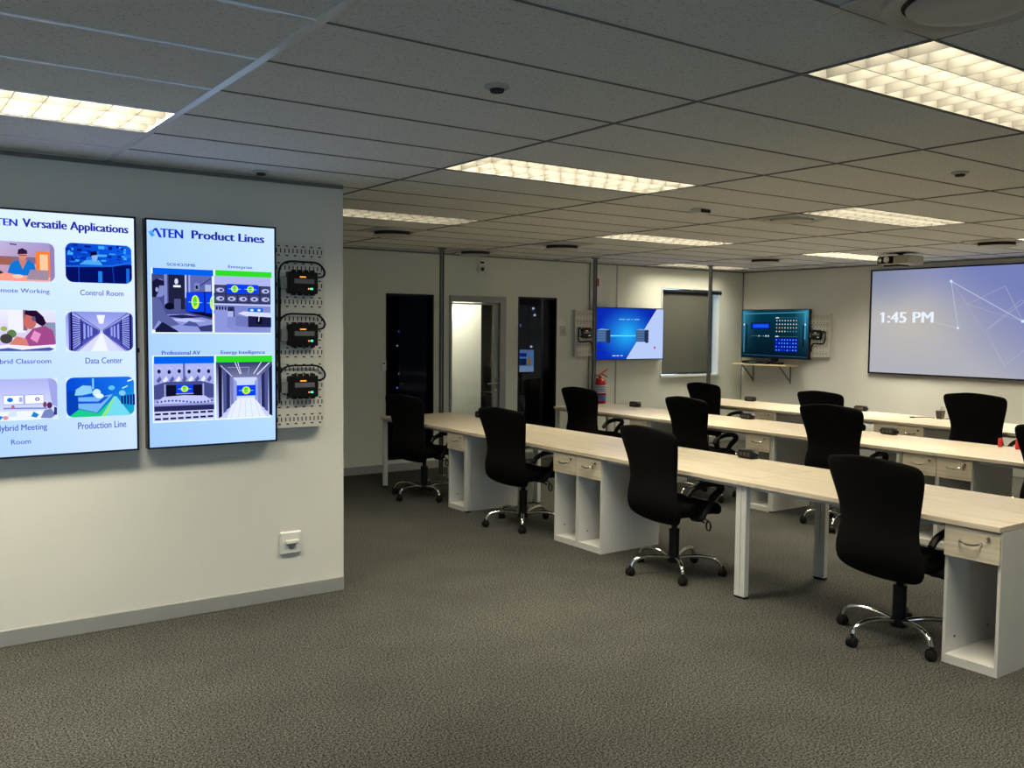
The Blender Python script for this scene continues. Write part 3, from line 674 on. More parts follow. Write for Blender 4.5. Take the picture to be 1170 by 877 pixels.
# ---------------------------------------------------------------- pegboards and wall devices
def pegboard(label, anchor, rz, wd, ht, cols=6, rows=11, depth=.05):
    t = thing('pegboard', label, 'pegboard', anchor, rz, 'white slotted mounting boards')
    MB().box((-wd/2, 0, -ht/2), (wd/2, .004, ht/2), .001).box((-wd/2, .004, -ht/2), (-wd/2+.004, depth, ht/2)).box((wd/2-.004, .004, -ht/2), (wd/2, depth, ht/2)).box((-wd/2+.004, .004, ht/2-.004), (wd/2-.004, depth, ht/2)).box((-wd/2+.004, .004, -ht/2), (wd/2-.004, depth, -ht/2+.004)).build('board', peg_m, t)
    q = MB(); px, pz = (wd-.01)/cols, ht/rows
    def s_(x, z, a, b): q.box((x-a/2, -.0006, z-b/2), (x+a/2, -.0001, z+b/2))
    for i in range(cols):
        for j in range(rows):
            x = -wd/2+.005+px*(i+.5); z = -ht/2+pz*(j+.5)
            s_(x-px*.25, z, .007, .026); s_(x+px*.25, z, .007, .026); s_(x, z+pz*.27, .017, .008); s_(x, z-pz*.27, .017, .008)
    q.build('slots', slot_m, t)
    return t
def device(label, anchor, rz, sc_=1.0, cat='device'):
    t = thing('control_unit', label, cat, anchor, rz, 'black control units on the mounting boards')
    w_, h_ = .095*sc_, .066*sc_
    MB().box((-w_, -.045, -h_), (w_, 0, h_), .006).build('case', dark_m, t)
    f = MB()
    for k in range(4): f.box((-w_*.7+k*w_*.42, -.04, h_), (-w_*.7+k*w_*.42+w_*.22, -.008, h_+.012)); f.box((-w_*.7+k*w_*.42, -.04, -h_-.010), (-w_*.7+k*w_*.42+w_*.22, -.008, -h_))
    f.build('connectors', dark_m, t)
    MB().box((-w_*.62, -.047, -.005), (w_*.72, -.045, h_*.36), .0005).build('lcd', lcd_m, t)
    MB().box((-w_*.25, -.0475, h_*.48), (w_*.15, -.045, h_*.58)).build('orange_lettering', led_o, t)
    MB().box((w_*.45, -.0475, -h_*.62), (w_*.62, -.045, -h_*.45)).build('power_led', led_g, t)
    MB().box((w_*.30, -.0475, -h_*.60), (w_*.38, -.045, -h_*.48)).build('status_led', led_o, t)
    MB().box((-w_-.04, -.03, -h_*.6), (-w_, -.004, h_*.5), .004).build('power_plug', mat('clear_grey_plug', (.25, .26, .24), .3, noise=(20, .1)), t)
    return t
pegboard('tall white slotted board with three black units, right of the displays', (2.205, YW-.065, 1.642), 0, .325, 1.125)
for x, z, lb in ((2.213, 1.962, 'topmost of three black control units on the tall board'), (2.213, 1.646, 'middle of three black control units on the tall board'), (2.213, 1.332, 'lowest of three black control units on the tall board')):
    device(lb, (x, YW-.0665, z), 0)
def cable(label, pts, r=.006, name='cable', m=None):
    o = MB().tube(spline(pts, 6), r, 8).build(name, m or rubber_m); return tag(o, label, 'cable', 'black cables of the wall boards')
yc = YW-.075
for z, lb in ((1.962, 'black cable looping over the topmost control unit'), (1.646, 'black cable looping over the middle control unit'), (1.332, 'black cable looping over the lowest control unit')):
    cable(lb, [(2.072, yc, z-.10), (2.070, yc, z), (2.078, yc, z+.085), (2.12, yc-.01, z+.124), (2.22, yc-.012, z+.127), (2.315, yc-.01, z+.122), (2.362, yc-.004, z+.08), (2.350, yc-.015, z+.045), (2.309, yc-.022, z+.035)])
cable('thick black cable bundle running down the left side of the tall board', [(2.070, yc-.01, 1.93), (2.068, yc-.01, 1.75), (2.064, yc-.01, 1.55), (2.068, yc-.01, 1.40), (2.075, yc-.008, 1.32), (2.105, yc-.008, 1.29)], .010)

# socket on display wall
t = thing('wall_socket', 'white wall socket with a protruding lid low on the display wall', 'socket', (2.163, YW, .355))
MB().box((-.072, -.018, -.072), (.072, 0, .072), .012).build('plate', white_m, t)
MB().box((-.040, -.042, -.002), (.044, -.018, .020), .004).build('lid', white_m, t)
MB().add([(-.03, -.0185, -.006), (.032, -.0185, -.006), (.01, -.0185, -.04), (-.008, -.0185, -.04), (-.03, -.024, -.006), (.032, -.024, -.006), (.01, -.020, -.04), (-.008, -.020, -.04)], [(0,1,2,3), (4,5,6,7), (0,1,5,4), (1,2,6,5), (2,3,7,6), (3,0,4,7)]).build('recess', mat('socket_grey', (.35, .35, .33), .5, noise=(20, .1)), t)

# ---------------------------------------------------------------- back wall objects
t = tv(0, 1.285, 0, .72, 0, 'television on the back wall showing a blue and white slide', 0, (8.745, YB-.085, 1.635), bez=.012)
p = Pic(-.63, .63, -.348, .348, -.0005)
n = 14
for i in range(n):      # radial blue gradient as a grid of corner-coloured cells
    for j in range(8):
        def c(a, b):
            d = math.hypot((a-.45)*1.5, (b-.5)*1.1); k = max(0, 1-d*1.55)
            return (int(10+30*k), int(40+150*k), int(175+80*k))
        a0, a1, b0, b1 = i/n, (i+1)/n, j/8, (j+1)/8
        p.v += [p.P(a0, b0), p.P(a1, b0), p.P(a1, b1), p.P(a0, b1)]; o = len(p.v)-4
        p.f.append([o, o+1, o+2, o+3]); p.c.append([lin(c(a0, b0)), lin(c(a1, b0)), lin(c(a1, b1)), lin(c(a0, b1))])
p.poly([(.45, 0), (1, 0), (1, 1), (.90, 1)], (185, 205, 250)); p.line((.45, 0), (.90, 1), .006, (235, 242, 255))
p.line((.16, .46), (.58, .46), .022, (40, 190, 255)); p.line((.16, .46), (.58, .46), .008, (150, 230, 255))
for a in (.02, .585):
    p.poly([(a, .34), (a, .57), (a+.13, .57), (a+.13, .34)], (60, 95, 140)); p.poly([(a+.13, .34), (a+.13, .57), (a+.19, .58), (a+.19, .33), (a+.16, .31)], (35, 50, 80)); p.poly([(a, .57), (a+.13, .57), (a+.19, .58), (a+.06, .60)], (120, 160, 200))
    for k in range(4): p.line((a+.01, .38+k*.05), (a+.12, .38+k*.05), .004, (130, 160, 200))

for k, wd in enumerate((.09, .055, .02, .08)):      # captions too small to read: short bars
    u = .33+(0, .11, .185, .225)[k]; p.line((u, .785), (u+wd, .785), .012, (130, 195, 255))
for k, wd in enumerate((.05, .04, .035)): p.line((.24+k*.06, .067), (.24+k*.06+wd, .067), .012, (190, 215, 255))
p.disc(.87, .22, .015, (215, 60, 110))
p.build('screen', t, 'blue slide crossed by a pale diagonal corner')
pegboard('white slotted board left of the back wall television', (7.955, YB-.055, 1.64), 0, .335, .615, 6, 6, .05)
device('black control unit on the board left of the back wall television', (7.955, YB-.0565, 1.64), 0, .9)
cable('black cable looping around the unit left of the back wall television', [(7.87, YB-.075, 1.70), (7.83, YB-.075, 1.70), (7.825, YB-.075, 1.56), (7.86, YB-.075, 1.525), (8.02, YB-.075, 1.53), (8.06, YB-.075, 1.49), (8.07, YB-.075, 1.40)], .009)
# conduit with warning sign above tv
t = thing('wall_sign', 'narrow white upright sign strip high on the back wall behind the middle pole', 'sign', (8.235, YB, 2.26))
MB().box((-.05, -.006, -.2), (.05, 0, .17), .002).build('plate', white_m, t)
MB().box((-.04, -.0075, .02), (-.005, -.006, .12)).build('red_mark', red_m, t)
# fire extinguisher
t = thing('fire_extinguisher', 'red fire extinguisher on the back wall behind the middle pole', 'fire extinguisher', (8.20, YB-.10, .68))
MB().lathe([(0, 0), (.070, 0), (.078, .012), (.078, .285), (.070, .32), (.045, .345), (.022, .355), (.022, .375), (0, .375)], n=28).build('cylinder', red_m, t)
MB().lathe([(.0788, .05), (.0788, .125)], n=28).build('blue_label', mat('label_blue', (.12, .14, .45), .5, noise=(30, .2)), t)
MB().lathe([(.0788, .155), (.0788, .262)], n=28).build('white_label', mat('label_white', (.65, .66, .75), .5, noise=(60, .15)), t)
q = MB()
for k in range(3): q.lathe([(.0792, .175+k*.028), (.0792, .187+k*.028)], n=28)
q.build('label_print', mat('label_print', (.1, .1, .25), .6, noise=(90, .5)), t)
MB().cyl((0, 0, .37), (0, 0, .405), .02).build('valve', brass_m, t)
MB().tube([(-.02, 0, .40), (.03, 0, .425), (.13, 0, .475)], [.012, .010, .007], 8).tube([(-.02, 0, .395), (.05, 0, .40), (.12, 0, .365)], [.012, .010, .007], 8).build('squeeze_handle', red_m, t)
MB().tube(spline([(-.02, -.01, .385), (-.10, -.02, .39), (-.155, -.03, .30), (-.15, -.03, .14), (-.10, -.02, .04)], 8), .013, 10).build('hose', mat('dark_red_hose', (.16, .012, .012), .5, noise=(40, .1)), t)
MB().box((-.03, .078, .15), (.03, .1, .35)).build('bracket', dark_m, t)
# wall camera, switch
t = thing('security_camera', 'small white two-part sensor high on the back wall above the door', 'camera', (6.30, YB, 2.46))
MB().box((-.05, -.05, .01), (.05, 0, .075), .012).build('upper_body', white_m, t)
MB().box((-.05, -.05, -.085), (.05, 0, .002), .018).build('lower_body', white_m, t)
MB().lathe([(.026, 0), (.026, -.006), (0, -.006)], (.005, -.05, -.04), 'y').build('lens', dark_m, t)
MB().box((-.03, -.0525, .03), (.03, -.05, .055)).build('front_window', dark_m, t)
t = thing('light_switch', 'pale switch plate between the glazed strip and the slotted board', 'switch', (7.62, YB, 1.67))
MB().box((-.05, -.009, -.07), (.05, 0, .07), .004).build('plate', mat('switch_beige', (.60, .60, .54), .5, noise=(10, .03)), t)
MB().box((-.025, -.013, -.03), (-.003, -.009, .03), .002).box((.003, -.013, -.03), (.025, -.009, .03), .002).build('rocker', mat('rocker_grey', (.45, .45, .40), .5, noise=(10, .03)), t)
t = thing('access_reader', 'small pale access reader beside the left glazed strip', 'access reader', (4.965, YB, 1.25))
MB().box((-.03, -.022, -.06), (.03, 0, .06), .005).build('body', white_m, t)
MB().box((-.015, -.0235, .02), (.015, -.022, .035)).build('indicator', slot_m, t)

# ---------------------------------------------------------------- right wall objects
RZ = -PI/2
t = tv(0, 1.225, 0, .725, 0, 'television on the right-hand wall showing a teal device panel', RZ, (XR-.10, 8.905, 1.648), bez=.012)
p = Pic(-.60, .60, -.35, .35, -.0005)
cols = [(0, 45, 70), (0, 70, 95), (0, 130, 165), (0, 100, 125)]
for i in range(10):
    def c(a, b):
        k = abs(a-.5)*2; e = max(0, k-.55)*2; return (int(5+60*e*b), int(22+34*b+100*e*b), int(34+42*b+110*e*b))
    a0, a1 = i/10, (i+1)/10
    for j in range(4):
        b0, b1 = j/4, (j+1)/4
        p.v += [p.P(a0, b0), p.P(a1, b0), p.P(a1, b1), p.P(a0, b1)]; o = len(p.v)-4; p.f.append([o, o+1, o+2, o+3]); p.c.append([lin(c(a0, b0)), lin(c(a1, b0)), lin(c(a1, b1)), lin(c(a0, b1))])
p.line((.03, .93), (.97, .95), .006, (110, 190, 220)); p.line((.015, .05), (.985, .03), .005, (60, 110, 140)); p.line((.03, .95), (.03, .1), .018, (70, 130, 160)); p.line((.955, .95), (.955, .4), .022, (60, 150, 190))
for a in (.07, .93): p.line((a, .68), (a, .24), .02, (2, 10, 22)); p.line((a, .68), (a-.05 if a < .5 else a+.03, .72), .02, (2, 10, 22)); p.disc(.03 if a < .5 else .955, .70, .012, (200, 235, 255))
p.rect(.14, .60, .44, .735, (2, 12, 30)); p.rect(.16, .62, .42, .715, (10, 70, 235)); p.line((.19, .67), (.40, .67), .008, (50, 120, 255))
for k, sz in enumerate((2, 2, 2, 5, 2, 3, 6, 6)): p.disc(.16+k*.036, .455, .0018*sz, (190, 225, 235))
p.rect(.52, .83, .57, .85, (220, 230, 235)); p.rect(.52, .44, .57, .46, (220, 230, 235)); p.rect(.515, .13, .86, .42, (3, 25, 150)); p.line((.57, .84), (.85, .84), .003, (90, 140, 150)); p.line((.57, .45), (.85, .45), .003, (90, 140, 150))
for i in range(8):
    for j in range(4):
        p.disc(.54+i*.042, .78-j*.075, .008, (rr.choice([(235, 230, 210), (240, 190, 140), (220, 235, 235)]) if not (j == 3 and i > 3) else (90, 150, 170))); p.disc(.54+i*.042, .38-j*.072, .008, (100, 180, 255) if rr.random() > .2 else (30, 90, 220))
p.build('screen', t, 'teal equipment panel picture with rows of dots')
MB().box((-.05, -.0, -.40), (.05, .05, -.355)).build('lower_bracket', dark_m, t)
pegboard('white slotted board right of the television on the right-hand wall', (XR-.055, 8.16, 1.632), RZ, .34, .61, 6, 6, .05)
device('black control unit on the board of the right-hand wall', (XR-.0565, 8.18, 1.64), RZ, .9)
cable('black cable looping under the unit on the right-hand wall board', [(XR-.075, 8.10, 1.69), (XR-.075, 8.04, 1.68), (XR-.075, 8.045, 1.56), (XR-.075, 8.09, 1.52), (XR-.075, 8.22, 1.52), (XR-.075, 8.26, 1.48), (XR-.075, 8.265, 1.40)], .009)
t = thing('wall_shelf', 'pale wooden wall shelf on metal brackets under the television', 'shelf', (XR, 9.02, 1.19), RZ)
MB().box((-.50, -.30, -.01), (.50, 0, .012), .002).build('board', shelf_m, t)
for x in (-.34, .35):
    MB().box((x-.012, -.006, -.27), (x+.012, 0, -.01)).box((x-.012, -.28, -.016), (x+.012, -.006, -.01)).tube([(x, -.25, -.016), (x, -.006, -.24)], .011, 8).build('bracket', steel_m, t)
t = thing('media_player', 'flat black media player on the wall shelf below the television', 'media player', (XR-.16, 9.12, 1.202), RZ)
MB().box((-.24, -.11, .004), (.24, .11, .042), .004).build('case', dark_m, t)
MB().box((-.10, -.1125, .014), (.02, -.11, .032)).build('display_window', emis('dim_green', (.03, .10, .03), 1), t)
q = MB()
for x, y in ((-.2, -.08), (.2, -.08), (-.2, .08), (.2, .08)): q.cyl((x, y, 0), (x, y, .005), .01, 10)
q.build('feet', rubber_m, t)
t = thing('cable_box', 'small black box beside the media player on the wall shelf', 'box', (XR-.16, 8.78, 1.202), RZ)
MB().box((-.07, -.06, .0), (.07, .06, .03), .006).build('case', dark_m, t)
MB().box((-.02, -.061, .01), (.02, -.06, .02)).build('front_port', slot_m, t)

# projection screen
t = thing('projection_screen', 'large black framed projection screen showing the time 1:45 PM', 'projection screen', (XR, 6.135, 1.828), RZ)
hw, hh = 1.235, .690
MB().box((-hw, -.035, -hh), (hw, -.004, hh), .003).build('backing', dark_m, t)
fr = MB(); e = .018
fr.box((-hw, -.05, -hh), (-hw+e, -.035, hh)).box((hw-e, -.05, -hh), (hw, -.035, hh)).box((-hw+e, -.05, hh-e), (hw-e, -.035, hh)).box((-hw+e, -.05, -hh), (hw-e, -.035, -hh+e)); fr.build('frame', dark_m, t)
p = Pic(-hw+e, hw-e, -hh+e, hh-e, -.0362)
GX, GY = 16, 10
def sc_col(a, b):
    base = Vector((178, 178, 186)); k = min(1, max(0, (a*.95+b*.8-.62)/.75)); blue = Vector((118, 128, 186)); c_ = base.lerp(blue, k)
    d = math.hypot((a-.24)*1.0, (b-.50)*1.0); g_ = max(0, 1-d/.42); c_ = c_.lerp(Vector((196, 190, 178)), g_*.8)
    tl = max(0, 1-math.hypot(a*1.2, (1-b)*1.0)/.45); c_ = c_.lerp(Vector((118, 130, 158)), tl*.95)
    return lin(c_)
for i in range(GX):
    for j in range(GY):
        a0, a1, b0, b1 = i/GX, (i+1)/GX, j/GY, (j+1)/GY
        p.v += [p.P(a0, b0), p.P(a1, b0), p.P(a1, b1), p.P(a0, b1)]; o = len(p.v)-4; p.f.append([o, o+1, o+2, o+3]); p.c.append([sc_col(a0, b0), sc_col(a1, b0), sc_col(a1, b1), sc_col(a0, b1)])
def S(Y, z): return ((7.37-.018-Y)/(2*hw-.036), (z-(1.828-hh+e))/(2*hh-2*e))
n1, n2, n3 = S(6.255, 2.33), S(6.146, 1.75), S(5.37, 1.833)
m1, m2_, m3, m4, m5, m6, m8, m9 = S(5.589, 2.25), S(5.796, 1.724), S(5.556, 1.307), S(6.666, 1.678), S(6.44, 1.477), S(6.045, 2.043), S(6.467, 1.821), S(7.304, 1.712)
LC = (196, 202, 232); LD = (178, 180, 208)
for a, b_, w_, c in ((n1, n3, .008, LC), (n1, n2, .007, LC), (n1, m6, .003, LD), (m6, n3, .003, LD), (m1, n3, .005, LD), (m1, m6, .004, LD), (m1, m2_, .0, LD), (m2_, m3, .004, LD), (m6, m3, .003, LD), (m3, S(5.1, 1.7), .005, LD), (S(5.05, 2.30), m2_, .005, LD), (m8, n2, .005, (205, 195, 205)), (m4, m5, .005, LD), (m5, n2, .004, LD), (m9, S(6.9, 1.83), .004, LD), (n3, S(5.1, 2.3), .004, LD), (n3, S(5.0, 1.4), .005, LC), (S(5.4, 2.08), m2_, .004, LD), (S(5.4, 2.08), S(5.1, 2.0), .004, LD)):
    if w_: p.line(a, b_, w_, c)
for c in (n1, n2, n3): p.disc(*c, .0085, (170, 200, 240)); p.disc(*c, .006, (215, 235, 255))
a, b_ = S(7.186, 1.815), S(6.475, 1.955)
p.text('1:45 PM', a[0], a[1], b_[0], b_[1], (235, 243, 255), 4)
p.poly([(a[0]-.013, b_[1]-.028), (a[0]-.013, b_[1]-.012), (a[0]+.004, b_[1]), (a[0]+.004, b_[1]-.012)], (235, 243, 255))
p.build('projected_picture', t, 'pale blue and grey picture with thin linked lines and the time 1:45 PM')  # sheet glows by itself, standing in for the projector's light

# ---------------------------------------------------------------- server room contents
t = thing('server_rack', 'black server rack with small blue lights behind the left glazed strip', 'server rack', (6.0, 11.1, 0))
MB().box((-.35, .02, 0), (.35, .8, 2.1), .01).build('cabinet', rack_m, t)
for k in range(9):
    f = MB().box((-.31, -.01, .25+k*.19), (.31, .02, .38+k*.19), .004).build('server_unit', rack_m, t)
    MB().box((-.06+.03*(k % 3), -.014, .30+k*.19), (-.045+.03*(k % 3), -.01, .315+k*.19)).build('led', led_b if k % 2 else led_w, f)
t = thing('server_rack', 'dark rack with scattered white lights behind the right glazed strip', 'server rack', (8.35, 11.3, 0))
MB().box((-.42, .02, 0), (.42, .8, 2.05), .01).build('cabinet', inner_m, t)
for k, (x, z) in enumerate([(.05, 2.0), (.08, 1.9), (-.22, 1.65), (.02, 1.42), (-.25, .85), (.10, .75)]):
    MB().cyl((x, .02, z), (x, .005, z), .016, 10).build('led', led_w, t)
MB().box((-.38, .005, 1.72), (-.18, .02, 1.76)).build('blue_led_bar', emis('violet_bar', (.25, .2, .9), 1), t)
t = thing('desk_monitor', 'small lit monitor with a blue picture behind the right glazed strip', 'monitor', (7.78, 10.75, .78))
MB().box((-.23, 0, .28), (.23, .03, .62), .005).build('housing', dark_m, t)
MB().box((-.1, -.05, 0), (.1, .1, .012), .003).box((-.02, .01, .012), (.02, .03, .3)).build('stand', dark_m, t)
p = Pic(-.22, .22, .29, .61, -.001); p.rect(0, 0, 1, 1, (110, 170, 210)); p.rect(0, .0, 1, .25, (170, 205, 225)); p.rect(0, .88, 1, 1, (140, 150, 190)); p.rect(.2, .3, .7, .6, (15, 45, 90)); p.rect(.3, .68, .7, .85, (20, 50, 160)); p.poly([(.72, .3), (.74, .6), (.8, .7), (.86, .6), (.88, .3)], (210, 140, 60)); p.build('screen', t)
t = thing('monitor_table', 'dark side table carrying the small lit monitor behind glass', 'table', (7.70, 10.85, 0))
MB().box((-.4, -.25, .75), (.5, .25, .78), .003).build('tabletop', rack_m, t)
for x in (-.37, .47):
    for y in (-.22, .22): MB().box((x-.02, y-.02, 0), (x+.02, y+.02, .75)).build('leg', rack_m, t)
area('server_room_glow', (7.6, 10.3, ZC-.05), (0, 0, 0), .6, .3, 1.6, (.8, .9, 1), 180)

# ---------------------------------------------------------------- desks
DL, DZ, DD = 1.63, .754, .90
def desk(x, y, ped_side, label, grommets=()):
    """x front edge, y low end; ped_side -1: pedestal at the low-y end, +1 at the high-y end, 0 none"""
    t = thing('desk', label, 'desk', (x, y+DL/2, 0), 0, 'pale wood desks in three rows')
    h = DL/2
    MB().box((0, -h+.001, DZ-.028), (DD, h-.001, DZ), .002).build('tabletop', wood_m, t)
    fr = MB()
    for xx in (.05, DD-.075): fr.box((xx, -h+.05, DZ-.062), (xx+.025, h-.05, DZ-.029))
    for yy in (-h+.004, h-.044): 
        if not (ped_side and (yy < 0) == (ped_side < 0)): fr.box((.06, yy, DZ-.075), (DD-.06, yy+.04, DZ-.029))
    fr2 = MB(); z = DZ-.0285
    ends = (-h+.022, h-.022)
    if ped_side == 0: fr.build('frame', alu_m, t)
    else:
        # frame rails stop short of the pedestal box
        a, b_ = (-h+.32, h-.05) if ped_side < 0 else (-h+.05, h-.32)
        f = MB().box((.05, a, DZ-.055), (.075, b_, z)).box((DD-.075, -h+.05, DZ-.06), (DD-.05, h-.05, z))
        yy = h-.044 if ped_side < 0 else -h+.004
        f.box((.06, yy, DZ-.06), (DD-.06, yy+.04, z)); f.build('frame', alu_m, t)
    for yy in ends:
        for xx in (.045, DD-.045):
            if ped_side and (yy < 0) == (ped_side < 0) and xx < .3: continue
            l = MB().box((xx-.021, yy-.0205, .012), (xx+.021, yy+.0205, DZ-.029), .003).box((xx-.0225, yy-.004, .02), (xx-.021, yy+.004, DZ-.08)).build('leg', alu_m, t)
            MB().box((xx-.019, yy-.019, 0), (xx+.019, yy+.019, .012)).build('foot', rubber_m, l)
    for gy in grommets:
        MB().lathe([(.030, .0), (.030, .003), (.022, .003)], (DD-.10, gy, DZ), n=24).build('cable_grommet', white_m, t)
    return t
PW, PD, PH = .288, .60, DZ-.0295
def pedestal(x, y, label, key=False):
    """pedestal with its low-y side at y, front face towards -x"""
    t = thing('desk_pedestal', label, 'drawer unit', (x+.03, y+PW/2, 0), 0, 'white pedestals with one drawer over an open bay')
    w_ = PW/2-.001; th = .016
    MB().box((0, -w_, 0), (PD, -w_+th, PH)).box((0, w_-th, 0), (PD, w_, PH)).box((0, -w_+th, PH-.016), (PD, w_-th, PH)).box((PD-.012, -w_+th, 0), (PD, w_-th, PH-.016)).box((0, -w_+th, .0), (PD-.012, w_-th, .045)).box((.02, -w_+th, .555), (PD-.012, w_-th, .567)).build('body', melamine_m, t)
    q = MB()
    for yy in (-1, 1):
        for xx in (.09, .42): q.cyl((xx, yy*(w_-th), .12), (xx, yy*(w_-th-.002), .12), .006, 10)
    q.build('hole_dots', slot_m, t)  # dark discs stand in for the shade inside small holes
    d = MB().box((-.018, -w_+.002, .562), (-.001, w_-.002, PH-.004), .0015).build('drawer', wood_m, t)
    q = MB().tube(spline([(-.018, -.056, .656), (-.032, -.054, .655), (-.044, -.03, .647), (-.046, 0, .644), (-.044, .03, .647), (-.032, .054, .655), (-.018, .056, .656)], 4), .0055, 8); q.build('handle', chrome_m, d)
    MB().lathe([(0, -.026), (.010, -.026), (.011, -.018)], (0, -w_+.055, .685), 'x', 16).build('lock', chrome_m, d)
    if key:
        MB().box((-.044, -w_+.053, .679), (-.026, -w_+.056, .691)).box((-.047, -w_+.049, .645), (-.043, -w_+.061, .680), .001).build('key', chrome_m, d)
    return t
rows = [  # front x, low end y, sides of pedestals from the low-y end
    (4.50, 2.24, [(-1), 1, -1, -1], 'front'),
    (6.89, 2.32, [1, -1, -1, -1], 'middle'),
    (8.87, 2.26, [1, 1, -1, -1], 'back')]
row_names = ['nearest row', 'middle row', 'farthest row']
pos_names = ['at the right end of the', 'second from the right in the', 'second from the left in the', 'at the left end of the']
# row 1: pedestals at y: 2.24 (low end), both sides of 5.50, right end of the last desk
sides = [[-1, 1, -1, -1], [1, -1, -1, -1], [1, 1, -1, -1]]
for r, (x, y, sd, nm) in enumerate(rows):
    for k in range(4):
        s_ = sides[r][k]; yy = y+DL*k
        desk(x, yy, s_, f'pale wood desk {pos_names[k]} {row_names[r]}', (.2, -.2) if (r == 1 and k == 1) else ())
        py = yy if s_ < 0 else yy+DL-PW
        lb = f'white drawer unit under the desk {pos_names[k]} {row_names[r]}'
        pedestal(x, py, lb, key=(r == 1 and k == 0) or (r == 0 and k in (1, 3)))

